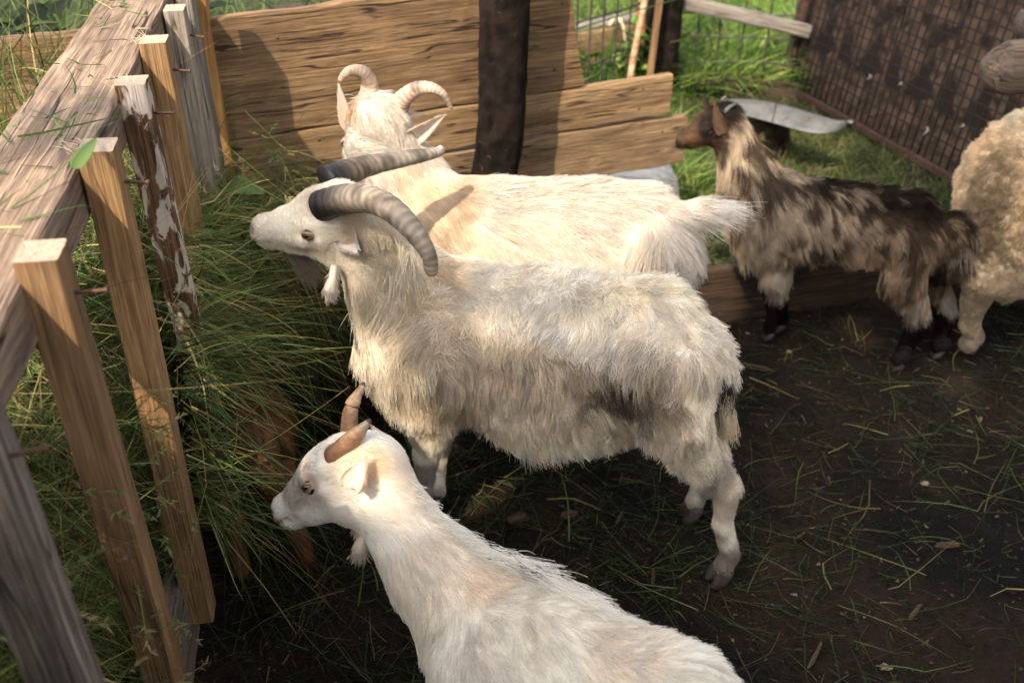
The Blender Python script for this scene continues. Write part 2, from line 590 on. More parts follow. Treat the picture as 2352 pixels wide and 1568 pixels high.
def strands(p, nn, flow, ln, lift, rng, npt=6, sag=0.25, wave=0.35, wfreq=22, jit=0.14, clump=0.5, nclump=None, curl=0.0, curl_r=0.006, lvar=0.35, lock=None):
    N = len(p)
    vn = vnoise3(p, wfreq, 3) + 0.6 * vnoise3(p, wfreq * .35, 9)
    d = flow + vn * wave + rng.normal(size=(N, 3)) * jit
    t = nrm(d - nn * np.sum(d * nn, 1, keepdims=True))
    li = (lift * (0.7 + .6 * rng.random(N)))[:, None]
    d0 = nrm(t * np.cos(li) + nn * np.sin(li))
    L = ln * (1 - lvar + 2 * lvar * rng.random(N)) * (0.65 + .7 * vnoise(p, 45, 5))
    s = np.linspace(0, 1, npt)
    g = np.array([0, 0, -1.0])
    gt = g - nn * np.minimum(0, (nn @ g))[:, None] * 0.9
    pts = p[:, None] + d0[:, None] * (s[None, :, None] * L[:, None, None]) + gt[:, None] * (sag * L[:, None, None] * (s ** 2)[None, :, None])
    # slight settling toward the body
    pts = pts - nn[:, None] * (0.22 * L[:, None, None] * (s ** 2)[None, :, None] * np.sin(li)[:, None])
    if curl:
        ph = rng.random((N, 1)) * 6.28
        th = ph + s[None] * curl
        b = np.cross(d0, nn)
        amp = (curl_r * np.minimum(1, s * 3))[None, :, None]
        pts = pts + amp * (np.cos(th)[..., None] * b[:, None] + np.sin(th)[..., None] * nn[:, None])
    cid = None
    if clump and nclump:
        gi = rng.choice(N, min(nclump, N), replace=False)
        kd = kdtree.KDTree(len(gi))
        pl = p.tolist()
        for a, i in enumerate(gi.tolist()): kd.insert(pl[i], a)
        kd.balance()
        near = np.fromiter((kd.find(q)[1] for q in pl), np.int64, N)
        gp = pts[gi[near]]
        amt = clump * (0.6 + .6 * rng.random(N)) * np.clip((ln - .010) / .014, .12, 1)
        wv = (s ** 1.4)[None, :, None] * np.clip(amt, 0, .93)[:, None, None]
        # scale guide to own length
        gp2 = gp[:, :1] + (gp - gp[:, :1]) * (L / np.maximum(L[gi[near]], 1e-4)).clip(.5, 1.25)[:, None, None]
        pts = pts * (1 - wv) + gp2 * wv
        cid = near; strands.short = np.clip((ln - .010) / .014, .15, 1)
    return pts, cid

def curves_obj(name, groups, mat, parent, r0=0.0006, r1=0.0002):
    """groups: list of (pts (N,k,3), cols (N,3), r scale)"""
    hc = bpy.data.hair_curves.new(name)
    sizes = np.concatenate([np.full(g[0].shape[0], g[0].shape[1], np.int32) for g in groups])
    hc.add_curves(sizes.tolist())
    pos = np.concatenate([g[0].reshape(-1, 3) for g in groups]) - np.array(parent.location)
    hc.points.foreach_set("position", np.ascontiguousarray(pos, np.float32).ravel())
    rad = np.concatenate([(np.broadcast_to(np.asarray(g[2], float), (g[0].shape[0],))[:, None] * (r0 + (r1 - r0) * np.linspace(0, 1, g[0].shape[1]) ** 1.5)[None]).ravel() for g in groups]).astype(np.float32)
    ra = hc.attributes.get("radius") or hc.attributes.new("radius", 'FLOAT', 'POINT')
    ra.data.foreach_set("value", rad)
    at = hc.attributes.new("col", 'FLOAT_COLOR', 'CURVE')
    c = np.ones((len(sizes), 4), np.float32)
    c[:, :3] = np.concatenate([g[1] for g in groups])
    at.data.foreach_set("color", c.ravel())
    hc.materials.append(mat)
    o = bpy.data.objects.new(name, hc)
    COL.objects.link(o)
    o.parent = parent
    return o

class Frame:
    def __init__(s, o, f, up, L):
        s.o = np.asarray(o, float); s.f = nrm(f)
        s.r = nrm(np.cross(s.f, nrm(up))); s.u = np.cross(s.r, s.f); s.L = L
    def __call__(s, x, y, z):      # forward, right, up in head lengths
        return s.o + (s.f * x + s.r * y + s.u * z) * s.L
    def v(s, x, y, z):
        return nrm(s.f * x + s.r * y + s.u * z)

def goat_head(B, H, hl=0.012, wide=1.0, jaw=1.0):
    L = H.L
    bk = H.v(-1, 0, -.15)
    fw_ = 5.0
    w = wide
    ad = lambda a, b, ra, rb, k=.025, flow=bk, ln=hl, lift=.25, **kw: B.add(H(*a), H(*b), ra * L, rb * L, k, flow, ln, lift, fw=5.0, **kw)
    ad((.085, 0, -.19), (.28, 0, -.175), .192 * w, .20 * w)                       # cranium
    ad((.22, 0, -.09), (.47, 0, -.118), .148 * w, .132 * w, .02, ln=hl * 1.25)     # forehead
    ad((.42, 0, -.135), (.70, 0, -.19), .140 * w, .103 * w)                        # nose bridge
    ad((.64, 0, -.225), (.88, 0, -.26), .112 * w, .103 * w)                        # muzzle
    ad((.93, 0, -.235), (.955, 0, -.265), .082 * w, .08 * w, .018, ln=hl * .6)       # nose tip
    ad((.70, 0, -.345), (.90, 0, -.35), .075 * w, .062 * w, .014, ln=hl * .8)       # lower lip and chin
    for s in (-1, 1):
        ad((.10, s * .10, -.38 * jaw), (.28, s * .095, -.365 * jaw), .125 * w, .112 * w)     # jaw angle
        ad((.26, s * .08, -.385 * jaw), (.68, s * .045, -.34), .092 * w, .064 * w)          # jaw bone
        ad((.36, s * .10, -.265), (.58, s * .075, -.245), .095 * w, .07 * w, .02)         # cheek
        ad((.30, s * .152 * w, -.098), (.485, s * .148 * w, -.108), .062, .050, .018)            # brow ridge
        ad((.37, s * .19 * w, -.240), (.53, s * .162 * w, -.240), .034, .031, .014)           # lower lid bone
        ad((.450, s * .250 * w, -.175), (.462, s * .250 * w, -.175), .044, .044, .01, sub=True)   # socket
        ad((1.03, s * .05, -.215), (1.0, s * .075, -.235), .022, .018, .008, sub=True)  # nostril
        ad((1.02, s * .05, -.305), (.74, s * .14 * w, -.32), .014, .012, .008, sub=True)   # mouth line
    B.eyes = [(H(.456, s * .19 * w, -.175), .056 * L) for s in (-1, 1)]

def eye(H, s, mat, parent, wide=1.0, r=0.052, yy=.183, lid=(.34, .235, .18)):
    L = H.L
    c = H(.456, s * yy * wide, -.175)
    out = H.v(.25, s, .12)
    x = out; z = nrm(H.u * 1.0 - x * np.dot(H.u, x)); y = np.cross(z, x)
    bm = bmesh.new()
    bmesh.ops.create_uvsphere(bm, u_segments=24, v_segments=16, radius=r * L)
    for f in bm.faces: f.smooth = True
    me = bpy.data.meshes.new("eye"); bm.to_mesh(me); bm.free()
    M = Matrix(((x[0], y[0], z[0], c[0]), (x[1], y[1], z[1], c[1]), (x[2], y[2], z[2], c[2]), (0, 0, 0, 1)))
    o = link_mesh("eye", me, mat, parent, M)
    R = r * L
    th = np.linspace(0, 2 * np.pi, 40, endpoint=False)
    V = []; C = []
    for k, w_ in enumerate((0, .06, .2, .45, .75, 1.0)):
        iy = .80 * R * np.cos(th); iz = (.40 if True else 0) * R * np.sin(th) * (1 - .25 * np.cos(th) ** 2) * np.where(np.sin(th) > 0, .85, 1.0) + .10 * R
        oy = 1.25 * R * np.cos(th); oz = 1.15 * R * np.sin(th)
        y_ = iy * (1 - w_) + oy * w_; z_ = iz * (1 - w_) + oz * w_
        x_ = np.sqrt(np.clip((1.10 * R) ** 2 - y_ ** 2 - z_ ** 2, 0, None)) * (1 - .25 * w_) - .25 * R * w_ + (.10 * R if k in (1, 2) else 0)
        V.append(np.stack([x_, y_, z_], 1))
        lc = np.array(lid) * (.22 if k < 2 else .55 if k == 2 else 1.0)
        C.append(np.tile(lc, (40, 1)))
    V = np.concatenate(V); a_ = np.arange(40); b_ = np.roll(a_, -1)
    F = np.concatenate([np.stack([a_ + i * 40, b_ + i * 40, b_ + i * 40 + 40, a_ + i * 40 + 40], 1) for i in range(5)])
    link_mesh("eyelid", np_mesh("eyelid", V, F, True, np.concatenate(C)), SKINM, parent, M)
    return o

def eye_mat(r, iris=(0.16, 0.075, 0.018)):
    m, nt, out = mat_new("goat_eye")
    tc = nd(nt, "ShaderNodeTexCoord")
    sp = nd(nt, "ShaderNodeSeparateXYZ")
    nt.links.new(tc.outputs["Object"], sp.inputs[0])
    def mt(op, a, b=None):
        n = nd(nt, "ShaderNodeMath", operation=op)
        for i, v in enumerate((a, b)):
            if v is None: continue
            if isinstance(v, (int, float)): n.inputs[i].default_value = v
            else: nt.links.new(v, n.inputs[i])
        return n.outputs[0]
    y2 = mt('POWER', mt('DIVIDE', sp.outputs[1], r * .52), 2.0)
    z2 = mt('POWER', mt('DIVIDE', sp.outputs[2], r * .20), 2.0)
    pup = mt('LESS_THAN', mt('ADD', y2, z2), 1.0)
    rr = mt('SQRT', mt('ADD', mt('POWER', sp.outputs[1], 2.0), mt('POWER', sp.outputs[2], 2.0)))
    n = noise(nt, tc.outputs["Object"], 900, 3)
    ic = ramp(nt, n, [(.3, tuple(c * .6 for c in iris)), (.7, tuple(c * 1.3 for c in iris))])
    lim = mt('GREATER_THAN', rr, r * .78)
    c = mixc(nt, pup, ic, (0.004, 0.004, 0.005))
    c = mixc(nt, lim, c, (0.015, 0.010, 0.008))
    bs = nd(nt, "ShaderNodeBsdfPrincipled")
    setin(bs, Roughness=.08)
    bs.inputs["Coat Weight"].default_value = 0.6
    nt.links.new(c, bs.inputs["Base Color"])
    nt.links.new(bs.outputs[0], out.inputs[0])
    return m

def ear_geo(base, tip, face, w, cup=0.35, thick=0.004, nu=16, nv=9, notch=0.0, curve=0.0):
    """leaf-shaped cupped ear; 'face' is the way the hollow looks"""
    base = np.asarray(base, float); tip = np.asarray(tip, float)
    ax = tip - base; L = np.linalg.norm(ax); ax = ax / L
    fc = nrm(face - ax * np.dot(face, ax)); sd = np.cross(ax, fc)
    u = np.linspace(0, 1, nu); v = np.linspace(-1, 1, nv)
    wid = w * (np.sin(np.pi * np.clip(u * .93 + .07, 0, 1) ** .62) ** .85 + 0.02) * (1 - .25 * u)
    G = []
    for sgn in (1, -1):
        g = np.zeros((nu, nv, 3))
        for i in range(nu):
            cu = cup * (1 - .55 * u[i])
            ang = v * (0.5 + cu * 1.6)
            R = wid[i] / max(np.sin(0.5 + cu * 1.6), .3)
            off = R * (1 - np.cos(ang))
            lat = R * np.sin(ang)
            tk = thick * (1 - .75 * abs(v)) * (1 - .6 * u[i])
            g[i] = base + ax * (u[i] * L) + np.outer(lat, sd) + np.outer(off - sgn * tk * .5 + curve * L * u[i] ** 2, fc)
        G.append(g)
    V = np.concatenate([G[0].reshape(-1, 3), G[1].reshape(-1, 3)])
    F = []
    for lay in (0, 1):
        o = lay * nu * nv
        for i in range(nu - 1):
            j = np.arange(nv - 1)
            q = np.stack([o + i * nv + j, o + i * nv + j + 1, o + (i + 1) * nv + j + 1, o + (i + 1) * nv + j], 1)
            F.append(q if lay == 0 else q[:, ::-1])
    o = nu * nv
    i = np.arange(nu - 1)
    for j, fl in ((0, 0), (nv - 1, 1)):
        q = np.stack([i * nv + j, (i + 1) * nv + j, (i + 1) * nv + j + o, i * nv + j + o], 1)
        F.append(q if fl == 0 else q[:, ::-1])
    j = np.arange(nv - 1); k = (nu - 1) * nv
    F.append(np.stack([k + j, k + j + 1, k + j + 1 + o, k + j + o], 1))
    F = np.concatenate(F)
    return V, F

def vnormals(V, F):
    n = np.cross(V[F[:, 2]] - V[F[:, 0]], V[F[:, 3]] - V[F[:, 1]])
    N = np.zeros_like(V)
    for i in range(4): np.add.at(N, F[:, i], n)
    return nrm(N)

def horn(parent, pts, r0, r1, mat, base_col, mid_col, tip_col, ridges=26, flat=1.0, flatdir=None, ridge=0.05, n=90, ns=20, keel=0.0, taper=1.0, seed=0, label=None):
    q = spline(pts, n)
    s = np.linspace(0, 1, n)
    rad = (r0 + (r1 - r0) * s ** taper)
    rr = np.random.default_rng(seed)
    ph = np.cumsum(0.7 + .6 * rr.random(n)) / n
    rad = rad * (1 + ridge * (1 - s) * np.sin(ph / ph[-1] * ridges * 6.28) + .02 * rr.normal(size=n))
    rad[-3:] *= np.array([.92, .75, .45])
    def rf(t, th): return 1 + keel * (1 - t) * np.cos(th) + .03 * np.sin(3 * th + 9 * t)
    def cols(V, ss):
        c = np.where(ss[:, None] < .22, np.array(base_col) + (np.array(mid_col) - base_col) * (ss[:, None] / .22).clip(0, 1) ** 2.6, np.array(mid_col) + (np.array(tip_col) - mid_col) * ((ss[:, None] - .22) / .78))
        st = .75 + .5 * vnoise(V, 160, seed) * (0.5 + vnoise(V, 45, seed + 1))
        band = 1 - (.04 + .26 * vnoise(V, 30, seed + 8)) * (0.5 + .5 * np.sin(np.interp(ss, s, ph) / ph[-1] * ridges * 6.28 + 1.5)) * (1 - ss)
        dark = (1 - .55 * np.clip((vnoise(V, 38, seed + 5) - .52) * 5, 0, 1)) * (.8 + .4 * np.sin(ss * 420 + 6 * vnoise(V, 20, 3)).clip(-1, 1) * .5)
        return np.clip(c * (st * band * dark)[:, None], 0, 1)
    return tube("horn", q, rad, mat, parent, ns, flat, flatdir, rf, cols)

def patches(p, base, items):
    """coat colour: soft-edged spots of other hair colour, each (centre, radius, colour, strength)"""
    c = np.tile(np.array(base, float), (len(p), 1))
    for ce, r, colr, st in items:
        r = np.atleast_1d(np.asarray(r, float))
        d = np.linalg.norm((p - np.asarray(ce)) / r, axis=1) + (vnoise(p, 26, 11) - .5) * .7
        w = np.clip((1.15 - d) / .5, 0, 1)[:, None] * st
        c = c * (1 - w) + np.array(colr) * w
    return c
# ------------------------------------------------------------------ ground
def graded(lo, hi, step, far):
    a = list(np.arange(lo, hi + step / 2, step))
    d = step
    while a[-1] < far: d *= 1.45; a.append(a[-1] + d)
    d = step
    while a[0] > -far: d *= 1.45; a.insert(0, a[0] - d)
    return np.array(a)

def pen_edge(x):            # line of the low edging board: pen dirt in front, turf behind
    return 2.535 + 0.269 * (x - 0.46)

def ground_z(x, y):
    p = np.stack([x, y, np.zeros_like(x)], 1)
    near = np.clip(1.5 - np.hypot(x - .6, y - 1.6) / 4, 0, 1)
    pen = (y < pen_edge(x)).astype(float)
    z = (vnoise(p, 9, 1) - .5) * .018 + (vnoise(p, 28, 2) - .5) * .012 * (0.4 + pen) + (vnoise(p, 70, 4) - .5) * .006
    return z * near

gx = graded(-1.4, 2.6, 0.018, 70.0)
gy = graded(0.2, 4.2, 0.018, 70.0)
GX, GY = np.meshgrid(gx, gy, indexing='ij')
gz = ground_z(GX.ravel(), GY.ravel())
V = np.stack([GX.ravel(), GY.ravel(), gz], 1)
nxg, nyg = GX.shape
ii, jj = np.meshgrid(np.arange(nxg - 1), np.arange(nyg - 1), indexing='ij')
q = (ii * nyg + jj).ravel()
Fg = np.stack([q, q + nyg, q + nyg + 1, q + 1], 1)
turf = np.clip((V[:, 1] - pen_edge(V[:, 0])) / .05, 0, 1)
turf = np.where((V[:, 0] < -1.35), 1, turf)
bare = np.clip((vnoise(V, 3.0, 8) - .52) * 6, 0, 1) * (V[:, 1] < 4.4)
turf = turf * (1 - .75 * bare)
cols = np.stack([turf, turf, turf], 1)
m, nt, out = mat_new("pen_soil")
tc = nd(nt, "ShaderNodeTexCoord"); ob = tc.outputs["Object"]
a = nd(nt, "ShaderNodeAttribute"); a.attribute_name = "col"
n1 = noise(nt, ob, 2.2, 7, .62, .5); n2 = noise(nt, ob, 46, 5, .65, .2); n3 = noise(nt, ob, 190, 3, .6)
c = ramp(nt, n1, [(.36, (.0038, .0028, .0023)), (.60, (.026, .0148, .0092))])
c = mixc(nt, .8, c, ramp(nt, n2, [(.34, (.35, .33, .33)), (.62, (1.15, 1.1, 1.0))]), 'MULTIPLY')
vo = nd(nt, "ShaderNodeTexVoronoi"); vo.inputs["Scale"].default_value = 75; nt.links.new(ob, vo.inputs["Vector"])
spk = nd(nt, "ShaderNodeSeparateColor"); nt.links.new(vo.outputs["Color"], spk.inputs[0])
pk = ramp(nt, spk.outputs[0], [(.955, (0, 0, 0)), (.965, (1, 1, 1))])
pd = ramp(nt, vo.outputs["Distance"], [(.22, (1, 1, 1)), (.3, (0, 0, 0))])
mm = nd(nt, "ShaderNodeMath", operation='MULTIPLY'); nt.links.new(pk, mm.inputs[0]); nt.links.new(pd, mm.inputs[1])
c = mixc(nt, mm.outputs[0], c, (.09, .055, .035))
c = mixc(nt, a.outputs["Color"], c, ramp(nt, n2, [(.35, (.018, .022, .008)), (.65, (.05, .06, .018))]))
bs = nd(nt, "ShaderNodeBsdfPrincipled"); setin(bs, Roughness=.85); bs.inputs["Specular IOR Level"].default_value = .18
nt.links.new(c, bs.inputs["Base Color"])
hh = nd(nt, "ShaderNodeMath", operation='ADD'); nt.links.new(n2, hh.inputs[0]); nt.links.new(n3, hh.inputs[1])
nt.links.new(bump(nt, hh.outputs[0], .9, .012), bs.inputs["Normal"])
nt.links.new(bs.outputs[0], out.inputs[0])
ground = link_mesh("ground", np_mesh("ground", V, Fg, True, cols), m)
tag(ground, kind="structure", label="dark trodden soil of the pen running into turf behind")

BLADE = attr_mat("grass_blade", rough=.55, transl=.35, spec=.25)

def blade_cols(n, pal, rng, var=.35):
    pal = np.array(pal, float)
    c = pal[rng.integers(0, len(pal), n)]
    return np.clip(c * (1 - var + 2 * var * rng.random((n, 1))), 0, 1)

# ------------------------------------------------------------------ wood materials
W_BEAM = wood_mat("weathered_beam", (.085, .056, .038), (.215, .15, .108), (.40, .285, .20), .9, 1.0, (.055, .04, .033), .7, .85, seed=1.3)
W_FRESH = wood_mat("fresh_batten", (.15, .08, .036), (.27, .155, .07), (.38, .235, .115), .9, .3, (.12, .075, .045), .5, seed=2.1, end_light=(.46, .35, .26))
W_FRESH2 = wood_mat("tan_batten", (.12, .066, .032), (.21, .12, .057), (.31, .185, .093), .9, .5, (.09, .06, .042), .6, seed=3.7, end_light=(.46, .35, .26))
W_BARK = wood_mat("peeling_batten", (.035, .02, .013), (.10, .05, .025), (.26, .14, .065), 1.2, .6, (.03, .018, .013), .6, seed=4.4, peel=(.50, .41, .34), end_light=(.46, .35, .26))
W_GREY = wood_mat("grey_batten", (.13, .105, .085), (.26, .215, .175), (.40, .345, .29), 1.0, .8, (.14, .10, .075), .6, seed=5.9, end_light=(.46, .35, .26))
W_MOTT = wood_mat("mottled_batten", (.045, .034, .026), (.13, .10, .082), (.31, .265, .23), .8, .8, (.05, .035, .028), .8, seed=20.3)
W_ORANGE = wood_mat("orange_batten", (.20, .095, .03), (.33, .165, .05), (.40, .22, .08), .8, .3, (.16, .09, .04), .3, seed=6.6, end_light=(.46, .35, .26))
W_PLANK = wood_mat("old_plank", (.085, .05, .026), (.20, .118, .056), (.32, .205, .105), 1.2, .9, (.085, .055, .035), .5, seed=7.2)
W_PLANK2 = wood_mat("old_plank_pale", (.11, .065, .033), (.235, .145, .072), (.36, .24, .125), 1.1, .9, (.12, .085, .055), .55, seed=8.8)
W_PLANK3 = wood_mat("old_plank_grained", (.10, .064, .037), (.235, .15, .08), (.36, .25, .14), 1.4, 1.0, (.10, .07, .045), .5, seed=9.5)
W_DARK = wood_mat("dark_board", (.022, .015, .011), (.055, .034, .022), (.09, .058, .036), 1.0, .6, (.02, .014, .011), .5, seed=10.1)
W_RAIL = wood_mat("grey_rail", (.10, .085, .07), (.21, .18, .15), (.32, .285, .245), 1.0, .8, (.10, .09, .08), .5, seed=11.3)
RUST = simple_mat("rusty_iron", (.028, .015, .011), (.075, .036, .023), 60, .8, .3, .4)
NAILM = simple_mat("rusty_nail", (.05, .022, .012), (.14, .058, .025), 150, .6, .4, .3)

# ------------------------------------------------------------------ hay rack
def rack_x(y): return -0.505 - 0.158 * (y - 0.94)
RD = nrm(np.array([-0.158, 1.0, 0]))
RN = np.array([RD[1], -RD[0], 0])            # toward the pen
rack = thing("hay_rack", (rack_x(1.3), 1.3, 0), "wooden hay rack of upright battens nailed to a weathered grey beam", "hay rack")

def rp(y, off, z): return np.array([rack_x(y), y, 0]) + RN * off + np.array([0, 0, z])

board("top_beam", rp(0.25, -.092, 1.035), rp(2.33, -.092, 1.035), RN, .136, .078, W_BEAM, rack, 60, .004, .006, .004, seed=3)
slats = [  # y, top z, bottom z, width along rack, thickness, material, lean of bottom, label
    (0.665, 1.10, .10, .060, .048, W_MOTT, .02, "weathered grey batten"),
    (0.952, 1.098, .08, .052, .046, W_FRESH2, .0, "tan batten with a pale sawn top"),
    (1.262, 1.094, .19, .050, .046, W_FRESH, -.012, "fresh batten whose lower end hangs free"),
    (1.545, 1.088, .16, .046, .046, W_BARK, .012, "batten with peeling dark bark"),
    (1.775, 1.086, .15, .050, .046, W_FRESH, .0, "light tan batten"),
    (2.045, 1.072, .2, .050, .040, W_GREY, .0, "grey split batten"),
    (2.215, 1.12, .2, .075, .034, W_RAIL, .0, None),
    (2.385, 1.16, .2, .050, .040, W_ORANGE, .0, "orange brown batten"),
]
for i, (y, zt, zb, w, t, mt_, ln_, lb) in enumerate(slats):
    s = board("batten", rp(y, ln_, zb), rp(y, 0, zt), RD, w, t, mt_, rack, 40, .0022, .003, .0012, seed=20 + i)
    if lb: s["label"] = lb
    if i < 6:
        # rusty nail driven through near the top, sticking out into the pen
        a = rp(y + .002, t / 2 - .005, zt - .055); dvec = nrm(RN + np.array([0, .25 - .12 * i, -.05 * (i % 3)]))
        b = a + dvec * .034
        tube("nail", [a, (a + b) / 2, b, b + dvec * .003], [.0024, .0022, .0022, .0045], NAILM, s, 8)
    # splintered fibres at the sawn top
    if i not in (2, 3, 4): continue
    n = 46
    r = np.random.default_rng(90 + i)
    base = rp(y, 0, zt - .002) + np.outer((r.random(n) - .75) * t, RN) + np.outer((r.random(n) - .5) * w, RD)
    base = base[(base - rp(y, 0, zt)) @ RN < -t * .1] 
    n = len(base)
    dd = np.tile(-RN * .9 + np.array([0, 0, .45]), (n, 1)) + r.normal(0, .4, (n, 3))
    g = blades_geo(base, dd, .006 + .02 * r.random(n), np.full(n, .0016), r.normal(0, .003, (n, 3)), np.tile([.55, .42, .3], (n, 1)), 2, rng=r)
    link_mesh("splinters", np_mesh("splinters", g[0], g[1], True, g[2]), BLADE, s)
board("lower_rail", rp(.15, -.048, .20), rp(1.29, -.048, .20), (0, 0, 1), .17, .035, wood_mat("damp_rail", (.07, .05, .04), (.16, .12, .10), (.27, .22, .19), 1, .8, (.05, .04, .035), .6, seed=12.2), rack, 30, .003, .005, .006, seed=9)

# ------------------------------------------------------------------ plank wall behind the rack
WD = nrm(np.array([.911, .411, 0])); W0 = np.array([-.70, 2.41, 0])
def wp(t, z, off=0.0): return W0 + WD * t + np.array([WD[1], -WD[0], 0]) * off + np.array([0, 0, z])
wall = thing("plank_wall", wp(.3, 0), "partition of wide old planks behind the hay rack and the bark post", "plank wall")
b = board("plank", wp(-1.4, .807), wp(.952, .807), (0, 0, 1), .305, .036, W_PLANK, wall, 70, .005, .005, .010, seed=31, cut1=-.03)
b["label"] = "wide top plank with a broken end"
b = board("plank", wp(-1.4, .592), wp(1.283, .590), (0, 0, 1), .122, .036, W_PLANK2, wall, 70, .004, .006, .006, seed=32)
b["label"] = "narrow middle plank with rounded corner"
b = board("plank", wp(-1.4, .452), wp(1.352, .438), (0, 0, 1), .156, .036, W_PLANK3, wall, 70, .005, .005, .004, seed=33)
b["label"] = "strongly grained third plank, longest of the wall"
b = board("plank", wp(-1.2, .24), wp(.62, .235), (0, 0, 1), .20, .034, W_DARK, wall, 40, .005, .005, .004, seed=34)  # dark wood puts the shade on this plank into its colour
b["label"] = "bottom plank coloured dark for the shade on it"
board("batten", wp(.18, .0, -.05), wp(.18, .95, -.05), WD, .07, .05, W_DARK, wall, 12, .003, seed=35)

for pl, zc, ts in (("plank", .807, (-.62, .12, .9)), ("plank.001", .592, (.2, 1.18)), ("plank.002", .445, (.25, .80, 1.26))):
    for tt in ts:
        for dz in ((-.09, .09) if pl == "plank" else (-.03, .03)):
            c_ = wp(tt + .01 * math.sin(dz * 90), zc + dz, .0185)
            n_ = np.array([WD[1], -WD[0], 0])
            tube("nail", [c_, c_ + n_ * .0015, c_ + n_ * .003], [.0045, .0045, .003], NAILM, bpy.data.objects[pl], 8)

# bark-covered post in front of the wall
BARK = simple_mat("dark_bark", (.004, .003, .0025), (.018, .012, .009), 26, .95, .1, 1.0, spots=((.045, .036, .028), 55, .68))
def bark_rad(t, th):
    p = np.stack([np.cos(th) * 2, np.sin(th) * 2, np.full_like(th, t * 9)], 1)
    return 1 + .16 * (vnoise(p, 1.7, 3) - .5) + .09 * (vnoise(p, 5, 4) - .5)
post = tube("bark_post", spline([(-.088, 2.58, -.05), (-.066, 2.582, .35), (-.03, 2.585, .62), (-.020, 2.58, .9), (.01, 2.58, 1.5)], 70), np.full(70, .064), BARK, None, 30, rad_fn=bark_rad)
tag(post, "dark round post with rough bark standing in front of the planks", "post")

# low edging board between pen soil and turf
eb = board("edging_board", (.08, pen_edge(.08), .085), (1.5, pen_edge(1.5), .085), (0, 0, 1), .205, .032, wood_mat("edging_wood", (.02, .013, .009), (.048, .03, .02), (.09, .057, .037), 1, .7, (.03, .02, .016), .6, seed=13.4), None, 40, .004, .006, .004, seed=41)
tag(eb, "low dark board on edge between the pen soil and the turf", "edging board")

# ------------------------------------------------------------------ pasture fence
fence = thing("pasture_fence", (.68, 4.6, 0), "pasture fence with a dark post, grey rail and square wire netting", "fence")
tube("post", spline([(.690, 4.52, -.1), (.680, 4.52, .4), (.70, 4.52, 1.3)], 40), np.full(40, .080), BARK, fence, 24, rad_fn=bark_rad)
board("rail", (.72, 4.56, .455), (1.36, 4.60, .305), (0, 0, 1), .062, .05, W_RAIL, fence, 20, .003, .014, seed=51)
board("ground_board", (.66, 4.66, .06), (1.34, 4.55, .03), (0, 0, 1), .10, .03, W_DARK, fence, 16, .003, seed=52)
def wire_net(name, A, B, z0, z1, du, dz, r, mat, parent, sag=.01, lean=(0, 0, 0), seed=1):
    A = np.asarray(A, float); B = np.asarray(B, float); L = np.linalg.norm(B - A); d = (B - A) / L
    lean = np.asarray(lean, float)
    rr = np.random.default_rng(seed)
    parts = []
    for k in range(int(L / du) + 1):
        u = k * du + rr.normal(0, du * .05)
        zz = np.linspace(z0, z1, 8)
        pts = A + d * u + np.outer(zz, [0, 0, 1]) + np.outer(zz, lean) + rr.normal(0, du * .02, (8, 3)).cumsum(0) * .4
        parts.append(tube_geo(pts, r, 5))
    for k in range(int((z1 - z0) / dz) + 1):
        z = z0 + k * dz + rr.normal(0, dz * .04)
        uu = np.linspace(0, L, 16)
        pts = A + np.outer(uu, d) + np.array([0, 0, z]) + lean * z + np.outer(np.sin(uu / du * math.pi) * r * .8, np.cross(d, [0, 0, 1])) + np.outer(np.sin(uu * 3 + k) * sag, [0, 0, 1])
        parts.append(tube_geo(pts, r, 5))
    v, q_, t_ = merge_geo(parts)
    return link_mesh(name, np_mesh(name, v, [q_, t_]), mat, parent)
WIRE = simple_mat("dull_wire", (.02, .017, .014), (.05, .042, .034), 80, .6, .5, .1)
wire_net("wire_netting", (.74, 4.63, 0), (1.34, 4.60, 0), .03, 1.0, .11, .12, .0042, WIRE, fence, .008, seed=3)
wire_net("wire_netting", (.08, 3.93, 0), (.66, 4.60, 0), .05, 1.0, .095, .20, .0048, WIRE, fence, .012, seed=4)

# plank bench on rusty legs beyond the netting
bench = thing("plank_bench", (.38, 4.72, 0), "small plank bench on a rusty leg beyond the wire netting", "bench")
board("seat_plank", (.12, 4.62, .215), (.60, 4.80, .235), (0, 0, 1), .11, .035, W_PLANK2, bench, 14, .004, .008, seed=61)
board("seat_top", (.12, 4.66, .285), (.60, 4.84, .305), (.37, -.93, 0), .10, .03, W_RAIL, bench, 14, .003, .01, seed=62)
board("leg", (.375, 4.74, -.02), (.375, 4.74, .27), (1, 0, 0), .045, .045, simple_mat("orange_rust", (.17, .06, .022), (.32, .12, .04), 40, .8, .2, .3), bench, 8, .002, seed=63)
tw = spline([(.45, 4.66, .315), (.475, 4.70, .335), (.50, 4.69, .335), (.515, 4.66, .31), (.525, 4.655, .27), (.54, 4.65, .21), (.555, 4.65, .17)], 30)
tag(tube("twine", tw, np.full(30, .008), simple_mat("straw_twine", (.42, .32, .2), (.6, .48, .33), 90, .9, .1, .4), None, 8), "loop of pale twine tied round the plank bench", "twine")
pot = thing("rusty_drum", (.665, 4.78, 0), "rusty orange drum standing behind the two thin poles", "drum")
OR = simple_mat("orange_drum", (.30, .09, .02), (.48, .17, .04), 18, .7, .3, .2, spots=((.06, .025, .012), 14, .58))
zz = np.linspace(-.02, .36, 30)
tube("shell", np.stack([np.full(30, .665), np.full(30, 4.80), zz], 1), .075 + .004 * (np.sin(zz * 60) > .6), OR, pot, 26)
tube("rim", [(.665 + .079 * math.cos(a_), 4.80 + .079 * math.sin(a_), .365) for a_ in np.linspace(0, 2 * math.pi, 30)], np.full(30, .009), RUST, pot, 8)
